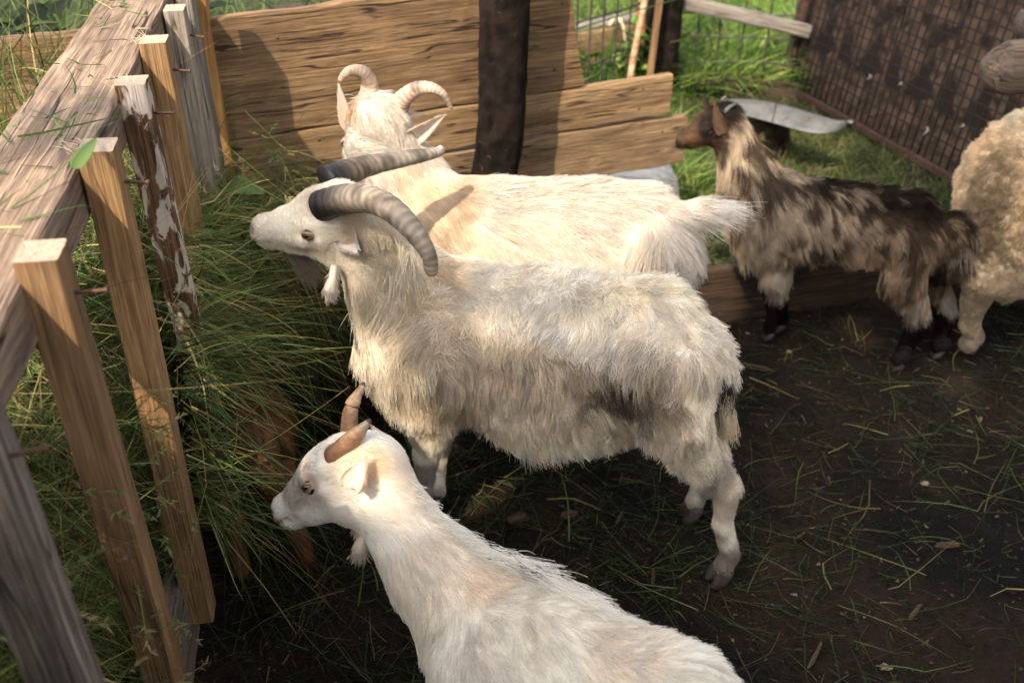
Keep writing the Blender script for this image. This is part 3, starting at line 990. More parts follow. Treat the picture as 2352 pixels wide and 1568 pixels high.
p1 = tube("birch_pole", spline([(.512, 4.35, -.02), (.535, 4.36, .25), (.60, 4.36, .75), (.62, 4.36, 1.1)], 30), np.linspace(.016, .012, 30), wood_mat("birch", (.25, .12, .05), (.5, .32, .18), (.68, .52, .36), .5, .4, (.2, .08, .03), .5, seed=14), None, 10)
tag(p1, "thin pale mottled pole leaning beside the drum", "pole")
p2 = board("stick", (.60, 4.33, -.02), (.66, 4.40, 1.0), (1, 0, 0), .03, .024, W_FRESH2, None, 12, .002, .006, seed=65)
tag(p2, "straight square tan stake beside the dark fence post", "stake")

# ------------------------------------------------------------------ leaning mesh panel and shed wall on the right
G0 = np.array([1.30, 4.66, .02]); GDv = nrm(np.array([.34, -.94, 0])); LEAN = np.array([.94, .34, 0]) * .13
panel = thing("mesh_panel", G0, "rusty framed panel of fine wire mesh leaning on the dark shed wall", "mesh panel")
def gp(u, z, off=0): return G0 + GDv * u + np.array([0, 0, z]) + LEAN * z + np.array([.94, .34, 0]) * off
board("frame", gp(0, 0), gp(0, 1.7), GDv, .05, .04, RUST, panel, 10, .001, .004, seed=71)
board("frame", gp(-.0, .015, .0), gp(3.2, .015, .0), (0, 0, 1), .032, .032, RUST, panel, 24, .001, .004, seed=72)
fb = board("frame", gp(.0, .015) + [-.02, .02, 0], gp(.0, .015) + [-.30, .06, .0], (0, 0, 1), .03, .03, RUST, panel, 8, .001, .004, seed=73)
wire_net("wire_mesh", gp(.03, 0), gp(3.0, 0), .03, 1.6, .042, .046, .0036, simple_mat("mesh_iron", (.006, .005, .005), (.016, .011, .009), 60, .7, .4, .1), panel, .002, LEAN, seed=7)
SHED = simple_mat("shed_cladding", (.045, .028, .019), (.15, .095, .065), 16, .9, .1, .9, spots=((.035, .023, .017), 7, .55))
shed = thing("shed_wall", gp(1.5, 0, .08), "dark brown rough boarded shed wall behind the wire mesh", "shed wall")
rs = np.random.default_rng(5)
for k in range(10):
    u = .09 + k * .33
    board("cladding_board", gp(u, .0, .055 + .012 * rs.random()), gp(u, 2.5, .055), GDv, .322, .024, SHED, shed, 20, .004, .004, .004, seed=80 + k)
PALE = simple_mat("pale_fluff", (.20, .18, .17), (.42, .38, .36), 60, .9, .1, .5)
for k, (px_, py_) in enumerate([(1996, 180), (2128, 300), (2226, 333), (2208, 288), (2066, 190)]):
    best = None
    for u in np.linspace(0, 3, 400):
        z = 0
        for z in np.linspace(0, 1.2, 120):
            w_ = gp(u, z, -.006)
            d_ = w_ - np.array([0, 0, CAM_H]); dep = d_[1] * CP - d_[2] * SP
            e_ = abs(d_[0] / dep - (px_ - 1176) / FPX) + abs((d_[1] * SP + d_[2] * CP) / dep - (784 - py_) / FPX)
            if best is None or e_ < best[0]: best = (e_, w_)
    c_ = best[1]; sz = [.012, .017, .015, .007, .006][k]
    o = tube("wool_tuft", spline([c_ + [0, 0, sz], c_ + [.006, -.004, sz * .3], c_ + [-.004, 0.004, -sz]], 10), .005 * np.sin(np.linspace(.4, 2.8, 10)) * (1 if k < 3 else .6), PALE, None, 8)
    tag(o, ["small pale wool tuft caught alone in the upper part of the wire mesh", "longest pale wool tuft hanging in the middle of the wire mesh", "bent pale wool tuft lowest and nearest the sheep in the wire mesh", "little pale wool tuft just above the bent one in the wire mesh", "tiniest pale wool fleck between the small and the longest tuft in the mesh"][k], "wool tuft", "wool tufts caught in the mesh panel")

# log end jutting in at the right edge
lg = P(2300, 145, 2.9)
LOGM = wood_mat("grey_log", (.07, .048, .035), (.14, .10, .075), (.22, .17, .13), .8, .9, (.12, .085, .065), .6, .9, seed=16.3)
lt = np.linspace(0, 1, 40)
lpts = np.stack([lg[0] - .045 + 1.2 * lt, lg[1] + .12 * lt, lg[2] - .02 + .05 * lt], 1)
lrad = .075 * (1 - np.clip(1 - lt / .06, 0, 1) ** 2 * .55)
log = tube("log", lpts, lrad, LOGM, None, 26, rad_fn=lambda t, th: 1 + .06 * np.sin(2 * th + 1) + .04 * np.sin(5 * th + 8 * t))
tag(log, "grey brown log end jutting out above the sheep", "log")
log2 = tube("log", lpts + np.array([.13, .10, .10]), .05 * np.ones(40), LOGM, None, 20)
tag(log2, "thinner grey log lying behind and above the jutting log end", "log")

# galvanised sheet over a mossy stump
back = [(1650, 232), (1700, 227), (1780, 236), (1860, 258), (1920, 276), (1958, 284)]
front = [(1655, 250), (1700, 262), (1770, 280), (1850, 302), (1905, 305), (1958, 287)]
bk = spline([P(x, y, z=.235) for x, y in back], 40); fr = spline([P(x, y, z=.215) for x, y in front], 40)
vv = np.linspace(0, 1, 9)
top = bk[:, None] * (1 - vv)[None, :, None] + fr[:, None] * vv[None, :, None]
top[:, :, 2] += (.018 * np.sin(np.pi * vv))[None, :]
bot = top - np.array([0, 0, .003])
Vs = np.concatenate([top.reshape(-1, 3), bot.reshape(-1, 3)])
Fs = []
for i in range(39):
    j = np.arange(8)
    Fs.append(np.stack([i * 9 + j, i * 9 + j + 1, (i + 1) * 9 + j + 1, (i + 1) * 9 + j], 1))
    Fs.append(np.stack([i * 9 + j, (i + 1) * 9 + j, (i + 1) * 9 + j + 1, i * 9 + j + 1], 1) + 360)
i = np.arange(39)
Fs.append(np.stack([i * 9 + 8, i * 9 + 8 + 360, (i + 1) * 9 + 8 + 360, (i + 1) * 9 + 8], 1))
Fs.append(np.stack([i * 9, (i + 1) * 9, (i + 1) * 9 + 360, i * 9 + 360], 1))
GALV = simple_mat("galvanised_sheet", (.062, .064, .062), (.115, .115, .11), 14, .6, .35, .1, .1, spots=((.085, .042, .022), 30, .63))
sh = link_mesh("metal_sheet", np_mesh("metal_sheet", Vs, np.concatenate(Fs)), GALV)
tag(sh, "curved galvanised metal sheet spotted with rust behind the brown goat", "metal sheet")
sd_ = (bk[16] + fr[16]) / 2
seam = tube("seam", [bk[16] + [0, 0, .003], sd_ + [0, 0, .021], fr[16] + [0, 0, .003]], [.003] * 3, RUST, sh, 6)
sc_ = P(1800, 300, z=.10)
MOSS = simple_mat("lichen_bark", (.014, .010, .008), (.06, .045, .03), 20, .95, .1, .8, spots=((.36, .27, .09), 9, .58))
st = tube("mossy_stump", spline([(sc_[0] - .06, sc_[1] + .04, -.03), (sc_[0] - .055, sc_[1] + .04, .1), (sc_[0] - .06, sc_[1] + .04, .165)], 24), np.linspace(.10, .075, 24), MOSS, None, 26, rad_fn=bark_rad)
tag(st, "dark stump with yellow lichen propping up the metal sheet", "stump")

# ------------------------------------------------------------------ turf and pasture grass
def turf_blades(n, x0, x1, y0, y1, h0, h1, pal, rng, keep=None, wid=(.003, .007)):
    x = x0 + (x1 - x0) * rng.random(n); y = y0 + (y1 - y0) * rng.random(n)
    ok = y > pen_edge(x) + .03
    if keep is not None: ok &= keep(x, y)
    x, y = x[ok], y[ok]; n = len(x)
    p = np.stack([x, y, ground_z(x, y) - .004], 1)
    hn = vnoise(p, 4.0, 21)
    L = (h0 + (h1 - h0) * rng.random(n) * (.35 + 1.1 * hn)).clip(.015)
    d = np.stack([rng.normal(0, .45, n), rng.normal(0, .45, n), np.ones(n)], 1)
    bend = rng.normal(0, .5, (n, 3)) * L[:, None]; bend[:, 2] = -np.abs(bend[:, 2]) * .7
    c = blade_cols(n, pal, rng)
    c = c * (.55 + .9 * vnoise(p, 5.5, 31))[:, None]
    return blades_geo(p, d, L, wid[0] + (wid[1] - wid[0]) * rng.random(n), bend, c, 4, rng=rng)
GREENS = [(.10, .20, .03), (.14, .25, .04), (.075, .15, .025), (.22, .29, .06), (.055, .12, .03), (.27, .28, .09)]
r_ = np.random.default_rng(11)
wall_y = lambda x: 2.41 + .411 * (x + .7) / .911
near = turf_blades(26000, .25, 1.75, 2.6, 4.6, .02, .10, [(.05, .085, .018), (.075, .11, .025), (.13, .125, .05), (.04, .065, .018), (.19, .15, .08)], r_, lambda x, y: (vnoise(np.stack([x, y, 0 * x], 1), 3.0, 8) < .60) | (RNG.random(len(x)) < .35), (.002, .0045))
tag(link_mesh("turf_grass", np_mesh("turf_grass", *near[:2], True, near[2]), BLADE), "short patchy grass on the turf behind the edging board", "grass", kind="stuff")
far1 = turf_blades(52000, .05, 2.0, 4.58, 7.6, .07, .36, GREENS, r_, wid=(.005, .013))
far2 = turf_blades(26000, -3.2, -.3, 2.45, 4.6, .25, .75, [(.02, .04, .012), (.04, .08, .02), (.09, .13, .03), (.012, .02, .01), (.06, .05, .03)], r_, lambda x, y: y > wall_y(x) + .12, (.008, .020))
far3 = turf_blades(9000, .05, .7, 3.3, 4.7, .05, .2, GREENS, r_, lambda x, y: y > wall_y(x) + .25, (.004, .010))
v, f, c = join_colored([far1, far2, far3])
tag(link_mesh("pasture_grass", np_mesh("pasture_grass", v, f, True, c), BLADE), "sunlit lush meadow grass beyond the fence", "grass", kind="stuff")

def leafy_weed(name, base, n, h, r, leaf, pal, rng, label, cat, group=None):
    """stems with broad leaves"""
    t = thing(name, base, label, cat, group)
    base = np.asarray(base, float)
    parts = []; Vl = []; Fl = []; Cl = []
    off = 0
    for k in range(n):
        tip = base + np.array([rng.normal(0, r), rng.normal(0, r), h * (.6 + .5 * rng.random())])
        pts = spline([base + rng.normal(0, r * .2, 3) * [1, 1, 0], (base + tip) / 2 + rng.normal(0, r * .2, 3), tip], 8)
        parts.append(tube_geo(pts, np.linspace(.003, .0015, 8), 5))
        for q_ in range(6):
            a = pts[2 + q_ % 6]; az = rng.random() * 6.28
            d = np.array([math.cos(az), math.sin(az), .25 + .4 * rng.random()])
            V_, F_ = ear_geo(a, a + nrm(d) * leaf * (.6 + .7 * rng.random()), np.array([0, 0, 1.0]) + rng.normal(0, .3, 3), leaf * .33, .12, .0006, 8, 5, curve=-.25)
            Vl.append(V_); Fl.append(F_ + off); off += len(V_)
            Cl.append(np.tile(np.array(pal[rng.integers(len(pal))]) * (.7 + .6 * rng.random()), (len(V_), 1)))
    v, q_, t_ = merge_geo(parts)
    link_mesh("stem", np_mesh("stem", v, [q_, t_]), simple_mat("green_stem", (.06, .10, .02), (.12, .16, .04), 50), t)
    link_mesh("leaves", np_mesh("leaves", np.concatenate(Vl), np.concatenate(Fl), True, np.concatenate(Cl)), BLADE, t)
    return t
leafy_weed("weed", (.575, 4.45, 0), 7, .34, .05, .07, GREENS[:4], r_, "leafy green weed growing beside the rusty drum", "weed")

leafy_weed("bush", (-1.25, 2.85, 0), 46, .95, .28, .10, [(.02, .04, .012), (.04, .065, .02), (.012, .02, .008), (.07, .09, .03)], r_, "dark leafy bush beyond the plank wall, behind the hay rack", "bush")

# ------------------------------------------------------------------ hay heap in and in front of the rack
def bulge(y, z):
    st = np.clip((y - 1.74) / .14, 0, 1); st = st * st * (3 - 2 * st)
    b = -.085 * (1 - st) + .20 * np.exp(-((y - 2.06) / .27) ** 2) * st
    return np.where(b < 0, b, b * np.exp(-((z - .60) / .25) ** 2))
def hay_surf(y, s):
    """s 0..1 from the far side of the heap over the top and down the pen side"""
    xs = rack_x(y)
    top = .80 - .09 * np.clip((y - 1.5) / .8, -1, 1) + .04 * np.sin(y * 5)
    k = np.clip((s - .35) / .65, 0, 1)
    z = np.where(s < .35, .30 + (top - .30) * np.sin(s / .35 * np.pi / 2), top - (top - .03) * k ** 1.15)
    ox = np.where(s < .35, -.85 + .72 * (s / .35) ** .8, -.13 + .08 * np.minimum(1, k * 3) - .05 * np.clip((k - .55) / .45, 0, 1))
    x = xs + ox + bulge(y, z) * np.clip(k * 4, 0, 1)
    return np.stack([x, y, z], -1)
ys = np.linspace(.15, 2.36, 120); ss = np.linspace(0, 1, 70)
Y_, S_ = np.meshgrid(ys, ss, indexing='ij')
Vh = hay_surf(Y_.ravel(), S_.ravel())
Vh = Vh + (vnoise3(Vh, 14, 2) * .028 + vnoise3(Vh, 40, 5) * .010)
a_, b_ = np.meshgrid(np.arange(119), np.arange(69), indexing='ij'); q = (a_ * 70 + b_).ravel()
Fh = np.stack([q, q + 70, q + 71, q + 1], 1)
Nh = vnormals(Vh, Fh)
if Nh[120 * 35][2] < 0: Nh = -Nh; Fh = Fh[:, ::-1]
HAY = [(.055, .085, .020), (.08, .12, .028), (.035, .06, .016), (.12, .15, .04), (.20, .19, .06), (.30, .24, .10), (.05, .095, .03), (.16, .10, .04)]
Ch = np.tile([.006, .009, .004], (len(Vh), 1))  # near-black core colour stands in for shade deep between the strands
def hay_blades(n, rng, sel, Lr, wr, outw=.35, droop=.5, bias=None, pal=HAY, lift=.0, var=.45, kink=.6):
    p, nn = sample_surface(Vh, Fh, Nh, n, rng, sel)
    d = rng.normal(size=(n, 3)); d = d - nn * np.sum(d * nn, 1, keepdims=True)
    d = nrm(d) + nn * (rng.random((n, 1)) - .25) * outw * 2
    if bias is not None: d = nrm(d) + np.array(bias)
    d = nrm(d)
    L = Lr[0] + (Lr[1] - Lr[0]) * rng.random(n) ** 1.4
    p0 = p - d * (L * .45)[:, None] + nn * (.004 + lift + .016 * rng.random((n, 1)))
    bend = rng.normal(0, .18, (n, 3)) * L[:, None]; bend[:, 2] -= droop * L * rng.random(n)
    c = blade_cols(n, pal, rng, var)
    c = c * (.5 + .9 * vnoise(p, 7, 41))[:, None]
    return blades_geo(p0, d, L, wr[0] + (wr[1] - wr[0]) * rng.random(n) ** 2, bend, c, 5, kink, rng)
HAYB = [(.18, .26, .05), (.25, .30, .08), (.40, .37, .13), (.52, .44, .22), (.12, .20, .045), (.30, .19, .08), (.14, .22, .07)]
HAYD = [(.05, .09, .02), (.07, .12, .028), (.03, .055, .016), (.11, .15, .04), (.17, .15, .05), (.045, .09, .03), (.24, .19, .08), (.11, .07, .03)]
HAYD = [tuple(min(.6, 1.3 * v_) for v_ in c_) for c_ in HAYD]
rh = np.random.default_rng(17)
front_sel = lambda c: ((c[:, 0] > rack_x(c[:, 1]) - .22)).astype(float) * (.12 + 1.3 * (c[:, 2] > .27)) + .05
g1 = hay_blades(42000, rh, front_sel, (.02, .13), (.0008, .0024), .25, .12, kink=1.2, pal=HAYD)
g2 = hay_blades(5200, rh, front_sel, (.05, .16), (.0018, .0042), .4, .15, kink=.8, pal=HAYB)
pen_sel = lambda c: ((c[:, 0] > rack_x(c[:, 1]) - .08) & (c[:, 1] > 1.80) & (c[:, 2] > .30)).astype(float)
g3 = hay_blades(2600, rh, pen_sel, (.10, .30), (.0014, .0036), .6, .75, bias=(.55, 0, -.35))
yel_sel = lambda c: ((c[:, 1] < 1.15) & (c[:, 2] > .45)).astype(float)
g4 = hay_blades(3000, rh, yel_sel, (.08, .26), (.002, .0045), .4, .3, pal=[(.34, .27, .10), (.24, .24, .07), (.42, .34, .16), (.12, .15, .04), (.26, .15, .05)])
clump_sel = lambda c: np.exp(-(((c[:, 1] - 1.42) / .12) ** 2 + ((c[:, 2] - .62) / .10) ** 2)) * (c[:, 0] > rack_x(c[:, 1]) - .1)
g5 = hay_blades(1700, rh, clump_sel, (.08, .28), (.002, .0045), .5, .2, bias=(.5, -.1, .05), pal=[(.38, .40, .12), (.24, .33, .07), (.55, .48, .24), (.16, .24, .06)])  # brighter palette paints the sunlit look of this clump
g9 = hay_blades(1500, rh, front_sel, (.05, .15), (.004, .0085), .3, .25, kink=.5, pal=[(.07, .14, .03), (.10, .18, .04), (.14, .20, .05), (.30, .25, .10)])
# seed heads on some of the stalks
n = 130
yy = .75 + 1.5 * rh.random(n); zz_ = .40 + .42 * rh.random(n)
hp = np.stack([rack_x(yy) - .02 + np.maximum(-.02, bulge(yy, zz_)) + .03 + .08 * rh.random(n), yy, zz_], 1)
hd_ = nrm(np.stack([.5 + .4 * rh.random(n), rh.normal(0, .6, n), rh.normal(.1, .5, n)], 1))
stem_l = .10 + .14 * rh.random(n)
gs = blades_geo(hp - hd_ * stem_l[:, None], hd_, stem_l, np.full(n, .0018), np.zeros((n, 3)), blade_cols(n, HAYB, rh, .2), 3, 0, rh)
k_ = 16
tp = np.repeat(hp, k_, 0) - np.repeat(hd_, k_, 0) * (rh.random((n * k_, 1)) * .05)
gs2 = blades_geo(tp, np.repeat(hd_, k_, 0) + rh.normal(0, .55, (n * k_, 3)), .006 + .008 * rh.random(n * k_), np.full(n * k_, .0028), np.zeros((n * k_, 3)), np.repeat(blade_cols(n, [(.16, .19, .07), (.26, .22, .10), (.12, .16, .06)], rh, .2), k_, 0), 2, 0, rh)
def toward(n, y0, y1, z0, z1, off, L0, L1, tilt, rng):
    yy = y0 + (y1 - y0) * rng.random(n); zz_ = z0 + (z1 - z0) * rng.random(n)
    p_ = np.stack([rack_x(yy) + np.maximum(0, bulge(yy, zz_)) + off * (rng.random(n) - .3), yy, zz_], 1)
    d_ = np.stack([.8 + .3 * rng.random(n), rng.normal(0, .5, n), rng.normal(tilt, .35, n)], 1)
    L_ = L0 + (L1 - L0) * rng.random(n) ** 1.3
    b_ = rng.normal(0, .14, (n, 3)) * L_[:, None]; b_[:, 2] -= .35 * L_ * rng.random(n)
    return blades_geo(p_, d_, L_, .0016 + .003 * rng.random(n) ** 2, b_, blade_cols(n, HAYB + HAYD, rng, .35), 6, .5, rng)
g10 = toward(420, 1.60, 1.86, .58, .74, .05, .05, .14, .02, rh)
g11 = toward(150, 1.30, 1.40, .34, .52, .06, .08, .24, -.12, rh)
g13 = toward(430, 1.46, 1.72, .52, .66, .05, .08, .26, -.12, rh)
# small round leaflets caught among the stalks
n = 3600
pc, nc = sample_surface(Vh, Fh, Nh, n, rh, front_sel)
g12 = blades_geo(pc + nc * (.008 + .022 * rh.random((n, 1))), rh.normal(size=(n, 3)), .006 + .012 * rh.random(n), .005 + .007 * rh.random(n), rh.normal(0, .002, (n, 3)), blade_cols(n, [(.07, .15, .03), (.10, .19, .04), (.05, .10, .025), (.20, .20, .07)], rh, .4), 2, 0, rh)
# loose strands hanging down the pen side
n = 900
yy = np.where(rh.random(n) < .8, 1.82 + .5 * rh.random(n), 1.32 + .2 * rh.random(n)); zz_ = .30 + .4 * rh.random(n)
pp = np.stack([rack_x(yy) + .01 + np.maximum(0, bulge(yy, zz_)) + .02 * rh.random(n), yy, zz_], 1)
dd = np.stack([.35 + .6 * rh.random(n), rh.normal(-.15, .5, n), rh.normal(-.1, .45, n)], 1)
LL = .08 + .26 * rh.random(n) ** 1.6
bd = rh.normal(0, .1, (n, 3)) * LL[:, None]; bd[:, 2] -= LL * (.3 + .8 * rh.random(n))
g6 = blades_geo(pp, dd, LL, .0014 + .0022 * rh.random(n), bd, blade_cols(n, HAY, rh, .4), 6, .4, rh)
# strands trailing over the rack's beam and the near wall corner
n = 560
yy = .9 + 1.35 * rh.random(n)
pp = np.stack([rack_x(yy) - .20 - .5 * rh.random(n), yy, .78 + .12 * rh.random(n)], 1)
dd = np.stack([rh.normal(0, .5, n), rh.normal(0, .5, n), .8 + .5 * rh.random(n)], 1)
LL = .12 + .28 * rh.random(n); bd = rh.normal(0, .35, (n, 3)) * LL[:, None]; bd[:, 2] -= LL * .5 * rh.random(n)
g7 = blades_geo(pp, dd, LL, .002 + .003 * rh.random(n), bd, blade_cols(n, HAY, rh, .4), 6, .3, rh)
n = 70
yy = 1.0 + 1.1 * rh.random(n)
pp = np.stack([rack_x(yy) - .04 - .11 * rh.random(n), yy, np.full(n, 1.0775)], 1)
dd = np.stack([rh.normal(0, 1, n), rh.normal(0, .5, n), .02 + .08 * rh.random(n)], 1)
LL = .02 + .12 * rh.random(n) ** 2; bd = rh.normal(0, .15, (n, 3)) * LL[:, None]; bd[:, 2] = -.01 * LL
g8 = blades_geo(pp, dd, LL, .0015 + .0025 * rh.random(n), bd, blade_cols(n, HAY, rh, .4) * 1.2, 4, .2, rh)
v, f, c = join_colored([(Vh, Fh, Ch), g1, g2, g3, g4, g5, g6, g7, g8, g9, gs, gs2, g10, g11, g12, g13])
tag(link_mesh("hay", np_mesh("hay", v, f, True, c), BLADE), "green and yellow fresh hay heaped in the rack and spilling into the pen", "hay", kind="stuff")

# ------------------------------------------------------------------ litter on the pen floor
rl = np.random.default_rng(23)
def floor_ok(x, y): return y < pen_edge(x) - .03
n = 17000
x = -.6 + 2.6 * rl.random(n); y = .35 + 2.4 * rl.random(n)
pz = np.stack([x, y, 0 * x], 1)
dens = .16 + .9 * np.exp(-((x + .35) / .35) ** 2) + .75 * np.exp(-(((x - .35) / .45) ** 2 + ((y - 1.35) / .45) ** 2)) * vnoise(pz, 4, 3) * 1.5 + .35 * np.clip((vnoise(pz, 3.2, 6) - .5) * 4, 0, 1)
ok = floor_ok(x, y) & (rl.random(n) < dens)
x, y = x[ok], y[ok]; n = len(x)
az = rl.random(n) * 6.28
L = .03 + .17 * rl.random(n) ** 1.8
d = np.stack([np.cos(az), np.sin(az), rl.normal(.03, .05, n)], 1)
p = np.stack([x, y, ground_z(x, y) + .005 + .012 * rl.random(n)], 1)
bend = np.stack([rl.normal(0, .25, n) * L, rl.normal(0, .25, n) * L, rl.normal(.0, .02, n) * L], 1)
cl = blade_cols(n, [(.018, .038, .010), (.030, .052, .013), (.012, .026, .008), (.045, .07, .02), (.085, .085, .03), (.12, .09, .04), (.016, .034, .012)], rl, .4)
gl = blades_geo(p, d, L, .0012 + .0022 * rl.random(n), bend, cl, 5, .5, rl)
# longer pale straws
n = 150
x = -.4 + 2.2 * rl.random(n); y = .5 + 2.0 * rl.random(n); ok = floor_ok(x, y); x, y = x[ok], y[ok]; n = len(x)
az = rl.random(n) * 6.28; L = .08 + .16 * rl.random(n)
d = np.stack([np.cos(az), np.sin(az), rl.normal(.02, .04, n)], 1)
p = np.stack([x, y, ground_z(x, y) + .010 + .01 * rl.random(n)], 1)
bend = np.stack([rl.normal(0, .2, n) * L, rl.normal(0, .2, n) * L, 0 * L], 1)
gl2 = blades_geo(p, d, L, .002 + .002 * rl.random(n), bend, blade_cols(n, [(.26, .20, .08), (.18, .18, .06), (.12, .16, .05)], rl, .3), 5, .4, rl)
# crumbs of bark, straw and dung
n = 5200
x = -.6 + 2.7 * rl.random(n); y = .35 + 2.5 * rl.random(n); ok = floor_ok(x, y); x, y = x[ok], y[ok]; n = len(x)
az = rl.random(n) * 6.28
p = np.stack([x, y, ground_z(x, y) + .003], 1)
d = np.stack([np.cos(az), np.sin(az), rl.normal(.0, .25, n)], 1)
L = .004 + .014 * rl.random(n) ** 2
cr = blade_cols(n, [(.05, .035, .025), (.09, .06, .04), (.03, .022, .017), (.16, .11, .07), (.06, .05, .035)], rl, .5)
gl3 = blades_geo(p, d, L, .003 + .005 * rl.random(n), np.zeros((n, 3)), cr, 2, 0, rl)
v, f, c = join_colored([gl, gl2, gl3])
tag(link_mesh("floor_litter", np_mesh("floor_litter", v, f, True, c), BLADE), "scattered grass strands, straws and crumbs on the dark soil", "litter", kind="stuff")

# chips and stones that can be told apart
def chip(name, px, py, l, w, h, az, mat, label, cat, group, seed, round_=False):
    b = P(px, py, z=.004); l *= .8; w *= .7
    bm = bmesh.new()
    if round_:
        bmesh.ops.create_icosphere(bm, subdivisions=3, radius=1)
    else:
        bmesh.ops.create_cube(bm, size=2)
        bmesh.ops.subdivide_edges(bm, edges=bm.edges[:], cuts=4, use_grid_fill=True)
    rr = np.random.default_rng(seed)
    co = np.array([v_.co for v_ in bm.verts])
    co[:, 1:] *= (1 - (.45 * np.abs(co[:, :1]) ** 2 if not round_ else 0)); nn_ = vnoise3(co, 1.3, seed) * .42 + vnoise3(co, 3.5, seed + 9) * .16
    for v_, q_ in zip(bm.verts, co + nn_):
        v_.co = Vector((q_[0] * l / 2, q_[1] * w / 2, q_[2] * h / 2))
    for f_ in bm.faces: f_.smooth = round_
    me = bpy.data.meshes.new(name); bm.to_mesh(me); bm.free()
    o = link_mesh(name, me, mat, None, Matrix.Translation(Vector(b) + Vector((0, 0, h * .35 + .004))) @ Matrix.Rotation(az, 4, 'Z') @ Matrix.Rotation(.12 * (seed % 3 - 1), 4, 'Y'))
    tag(o, label, cat, group)
CHIPM = wood_mat("chip_wood", (.025, .016, .010), (.06, .038, .023), (.11, .072, .045), .6, .6, (.05, .035, .025), .4, seed=18)
STONEM = simple_mat("pale_stone", (.11, .08, .05), (.24, .18, .12), 50, .8, .2, .3)
for k, (px_, py_, l, w, h, az, lb) in enumerate([
    (1306, 1186, .045, .022, .012, .3, "split dark wood chip under the long-haired goat's belly"),
    (1424, 1190, .075, .009, .007, 1.2, "long thin brown splinter standing out on the soil below the belly"),
    (2175, 1257, .055, .014, .012, -.1, "pale flat wood chip on bare soil at right"),
    (1872, 1508, .085, .010, .008, .95, "long slanting wood splinter near the bottom edge"),
    (2100, 1410, .07, .010, .007, .8, "narrow brown splinter on dark soil in the lower right"),
    (1715, 845, .14, .013, .012, -.55, "thin broken twig beside the long-haired goat's rump"),
    (1188, 1196, .05, .045, .012, .4, "flat dull brown chip beside the kid's nape"),
    (1975, 945, .07, .009, .007, -.15, "straight light splinter on the soil right of the tail"),
    (1500, 1330, .05, .010, .008, 1.4, "short brown splinter in front of the near hind hoof")]):
    chip("wood_chip", px_, py_, l, w, h, az, CHIPM, lb, "wood chip", "wood chips and splinters on the pen floor", 100 + k)
for k, (px_, py_, l, lb) in enumerate([
    (2121, 1117, .030, "pale yellowish pebble on the dark soil"),
    (2250, 968, .024, "reddish brown pebble near the right edge of the soil"),
    (1812, 812, .022, "small tan pebble on soil below the brown goat"),
    (2032, 1540, .030, "tan flat pebble at the bottom edge")]):
    chip("pebble", px_, py_, l, l * .72, l * .5, k, STONEM, lb, "pebble", "pebbles on the pen floor", 200 + k, True)

# green leaf lying over the near batten tops
Vl, Fl = ear_geo(P(176, 388, z=1.118), P(222, 303, z=1.112), np.array([.2, -.3, 1.0]), .011, .25, .0008, 14, 7, curve=-.05)
lf = link_mesh("leaf", np_mesh("leaf", Vl, Fl, True, np.tile([.14, .22, .05], (len(Vl), 1))), BLADE)
tag(lf, "long green leaf lying across the top of a batten and the beam", "leaf")
Vl, Fl = ear_geo(P(530, 425, 2.08), P(600, 438, 2.0), np.array([0, -.7, .8]), .026, .12, .0008, 14, 9, curve=-.1)
lf = link_mesh("leaf", np_mesh("leaf", Vl, Fl, True, np.tile([.15, .25, .08], (len(Vl), 1))), BLADE)
tag(lf, "broad green leaf on the hay beside the far battens", "leaf")

# ------------------------------------------------------------------ added unseen tree, crown and gaps shaped to shade the pen
RS = nrm(np.array([math.cos(SUN_AZ), -math.sin(SUN_AZ), 0])); US = np.cross(SVEC, RS)
if US[2] < 0: US = -US
def suv(p): return float(np.dot(p, RS)), float(np.dot(p, US))
tree = thing("added_shade_tree", (-2.6, -5.8, 0), "added leafy tree out of view, its crown shaped to shade the pen", "tree")
rt = np.random.default_rng(31)
gaps = [(P(965, 985, 1.67), .055), (P(832, 1085, 1.15), .028), (P(660, 1175, 1.2), .018), (P(90, 590, .93), .045), (P(150, 640, .93), .03)]
gaps = [(suv(p), r) for p, r in gaps]
def edge(a): return np.interp(a, [-1.2, -.6, -.5, -.44, -.38, -.30, .3], [1.57, 1.58, 1.66, 2.02, 2.6, 3.3, 3.7]) + .05 * np.sin(a * 9)
nl = 17000
ua = -2.0 + 5.2 * rt.random(nl); ub = -.4 + 4.6 * rt.random(nl)
q3 = np.stack([ua, ub, 0 * ua], 1)
ok = ub < edge(ua) + .12 * (vnoise(q3, 7, 2) - .5)
ok |= (ub > 3.22) & (ua > -.72)
ok &= ~((ua < -.82) & (ub > np.where(ua < -.98, .62, 1.08)) & (np.hypot((ua + 1.0) / .25, (ub - 1.49) / .105) > 1))       # the rack stands mostly in the sun
for (gc, r) in gaps: ok &= np.hypot(ua - gc[0], ub - gc[1]) > r + .05
ok &= ~((ub < .45) & (rt.random(nl) < .5))
ua, ub = ua[ok], ub[ok]; nl = len(ua)
X = np.outer(ua, RS) + np.outer(ub, US) + np.outer(6.0 + 1.6 * rt.random(nl), SVEC)
Vt = []; Ft = []
d1 = nrm(rt.normal(size=(nl, 3))); d1 = nrm(d1 - SVEC * (d1 @ SVEC)[:, None] * .8)
d2 = nrm(np.cross(d1, SVEC) + rt.normal(0, .25, (nl, 3)))
hl_, hw = .060, .042
quad = np.stack([X - d1 * hl_, X - d2 * hw, X + d1 * hl_ * 1.2, X + d2 * hw], 1).reshape(-1, 3)
link_mesh("crown", np_mesh("crown", quad, np.arange(nl * 4).reshape(-1, 4), True, np.repeat(blade_cols(nl, GREENS, rt, .3), 4, axis=0)), BLADE, tree)
cen = X.mean(0)
